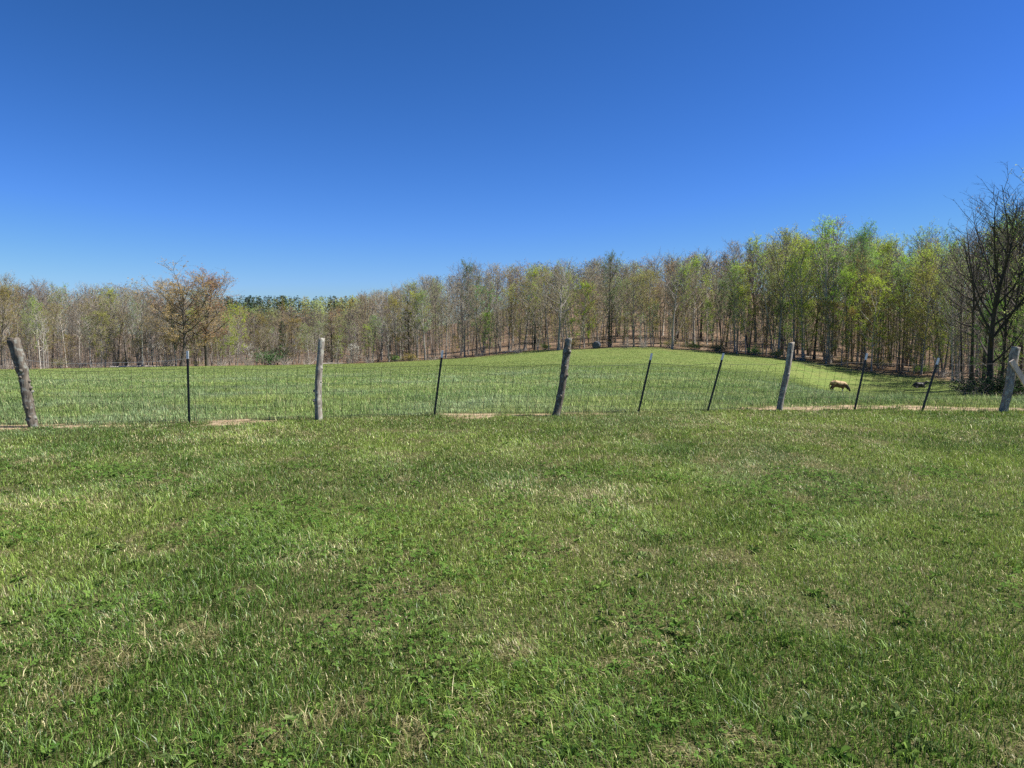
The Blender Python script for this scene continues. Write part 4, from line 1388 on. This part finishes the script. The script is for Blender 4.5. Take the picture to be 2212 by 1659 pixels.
lie_nodes = {
    'rump': (V3(-.75, 0, .42), (.22, .25)), 'hip': (V3(-.52, 0, .46), (.30, .36)), 'belly': (V3(-.05, 0, .46), (.38, .40)), 'chest': (V3(.42, 0, .50), (.33, .34)), 'wither': (V3(.60, 0, .58), (.22, .28)),
    'neck': (V3(.82, 0, .80), (.14, .17)), 'poll': (V3(1.02, 0, .98), (.12, .12)), 'face': (V3(1.24, 0, .90), (.09, .09)), 'muz': (V3(1.40, 0, .83), (.07, .07)),
    'tail': (V3(-.95, .05, .34), .04), 'tail2': (V3(-1.0, .2, .08), .03),
    'kA': (V3(-.35, -.34, .24), .14), 'hA': (V3(-.62, -.46, .10), .08), 'tA': (V3(-.30, -.52, .06), .06),
    'kB': (V3(-.40, .34, .22), .14), 'hB': (V3(-.60, .42, .10), .08),
    'eA': (V3(.52, -.22, .22), .11), 'nA': (V3(.80, -.26, .10), .075), 'fA': (V3(.58, -.32, .06), .055),
    'eB': (V3(.52, .22, .22), .11), 'nB': (V3(.82, .24, .10), .075),
}
lie_edges = [('belly', 'hip'), ('hip', 'rump'), ('belly', 'chest'), ('chest', 'wither'), ('wither', 'neck'), ('neck', 'poll'), ('poll', 'face'), ('face', 'muz'), ('rump', 'tail'), ('tail', 'tail2'),
             ('hip', 'kA'), ('kA', 'hA'), ('hA', 'tA'), ('hip', 'kB'), ('kB', 'hB'), ('chest', 'eA'), ('eA', 'nA'), ('nA', 'fA'), ('chest', 'eB'), ('eB', 'nB')]
M_BLACK = plain_mat('black_coat', (.014, .012, .012), rough=.55)
p = ray_hit(1985, 838.5, 72)
cow2 = skin_body('lying_cow', lie_nodes, lie_edges, 'belly', M_BLACK)
cow2.location = p; cow2.rotation_euler = (0, 0, R(-8)); cow2.scale = (.86,) * 3
ears(cow2, (1.0, 0, 1.04), 1, M_BLACK)
tag(cow2, 'black cow lying down with raised head in the pasture', 'cow', 'cattle in the pasture')

# ---------------------------------------------------------------- sky, sun, camera
EXPO = 1.0
SUN_EL, SUN_AZ = 54.0, 92.0      # azimuth clockwise from +Y (view axis) towards +X
w = bpy.data.worlds.new('World'); scene.world = w
w.use_nodes = True
nt = w.node_tree
nt.nodes.clear()
out = nt.nodes.new('ShaderNodeOutputWorld')
bg = nt.nodes.new('ShaderNodeBackground'); bg.inputs['Strength'].default_value = 0.10
sky = nt.nodes.new('ShaderNodeTexSky'); sky.sky_type = 'NISHITA'
sky.sun_disc = False
sky.sun_elevation = R(SUN_EL); sky.sun_rotation = R(SUN_AZ)
sky.altitude = 200; sky.air_density = 1.0; sky.dust_density = 0.25; sky.ozone_density = 3.0
hs = nt.nodes.new('ShaderNodeHueSaturation'); hs.inputs['Saturation'].default_value = 1.15; hs.inputs['Value'].default_value = 0.1
nt.links.new(sky.outputs[0], hs.inputs['Color'])
se = nt.nodes.new('ShaderNodeSeparateColor'); cb = nt.nodes.new('ShaderNodeCombineColor')
nt.links.new(hs.outputs[0], se.inputs[0])
for k, (a_, g_) in enumerate(((0.733, 1.3), (0.963, 1.22), (1.945, 1.6))):     # deeper, more polarised spring blue
    pw = N(nt, 'ShaderNodeMath', _operation='POWER'); pw.inputs[1].default_value = g_
    ml = N(nt, 'ShaderNodeMath', _operation='MULTIPLY'); ml.inputs[1].default_value = a_ / (0.10 * 2 ** EXPO)
    nt.links.new(se.outputs[k], pw.inputs[0]); nt.links.new(pw.outputs[0], ml.inputs[0]); 
    mn = N(nt, 'ShaderNodeMath', _operation='MINIMUM'); mn.inputs[1].default_value = 0.88 / (0.10 * 2 ** EXPO)
    nt.links.new(ml.outputs[0], mn.inputs[0]); nt.links.new(mn.outputs[0], cb.inputs[k])
nt.links.new(cb.outputs[0], bg.inputs[0]); nt.links.new(bg.outputs[0], out.inputs[0])

L = bpy.data.lights.new('sun', 'SUN'); L.energy = 4.9; L.angle = R(0.53); L.color = (1.0, 0.955, 0.88)
so = link(bpy.data.objects.new('sun', L))
dv = Vector((math.sin(R(SUN_AZ)) * math.cos(R(SUN_EL)), math.cos(R(SUN_AZ)) * math.cos(R(SUN_EL)), math.sin(R(SUN_EL))))
so.rotation_euler = (-dv).to_track_quat('-Z', 'Y').to_euler()
so.location = (20, 0, 40)

cam = bpy.data.cameras.new('camera')
cam.sensor_fit = 'HORIZONTAL'; cam.sensor_width = 36; cam.lens = 36 * F / PW
cam.clip_start = 0.05; cam.clip_end = 6000
co = link(bpy.data.objects.new('camera', cam))
co.location = (0, 0, CAMZ); co.rotation_euler = (R(90) - PIT, 0, 0)
scene.camera = co
scene.view_settings.view_transform = 'Standard'
scene.view_settings.look = 'None'
scene.view_settings.exposure = EXPO
scene.view_settings.gamma = 1.0
scene.cycles.max_bounces = 6
scene.cycles.diffuse_bounces = 3
scene.cycles.transmission_bounces = 4
scene.cycles.use_denoising = False
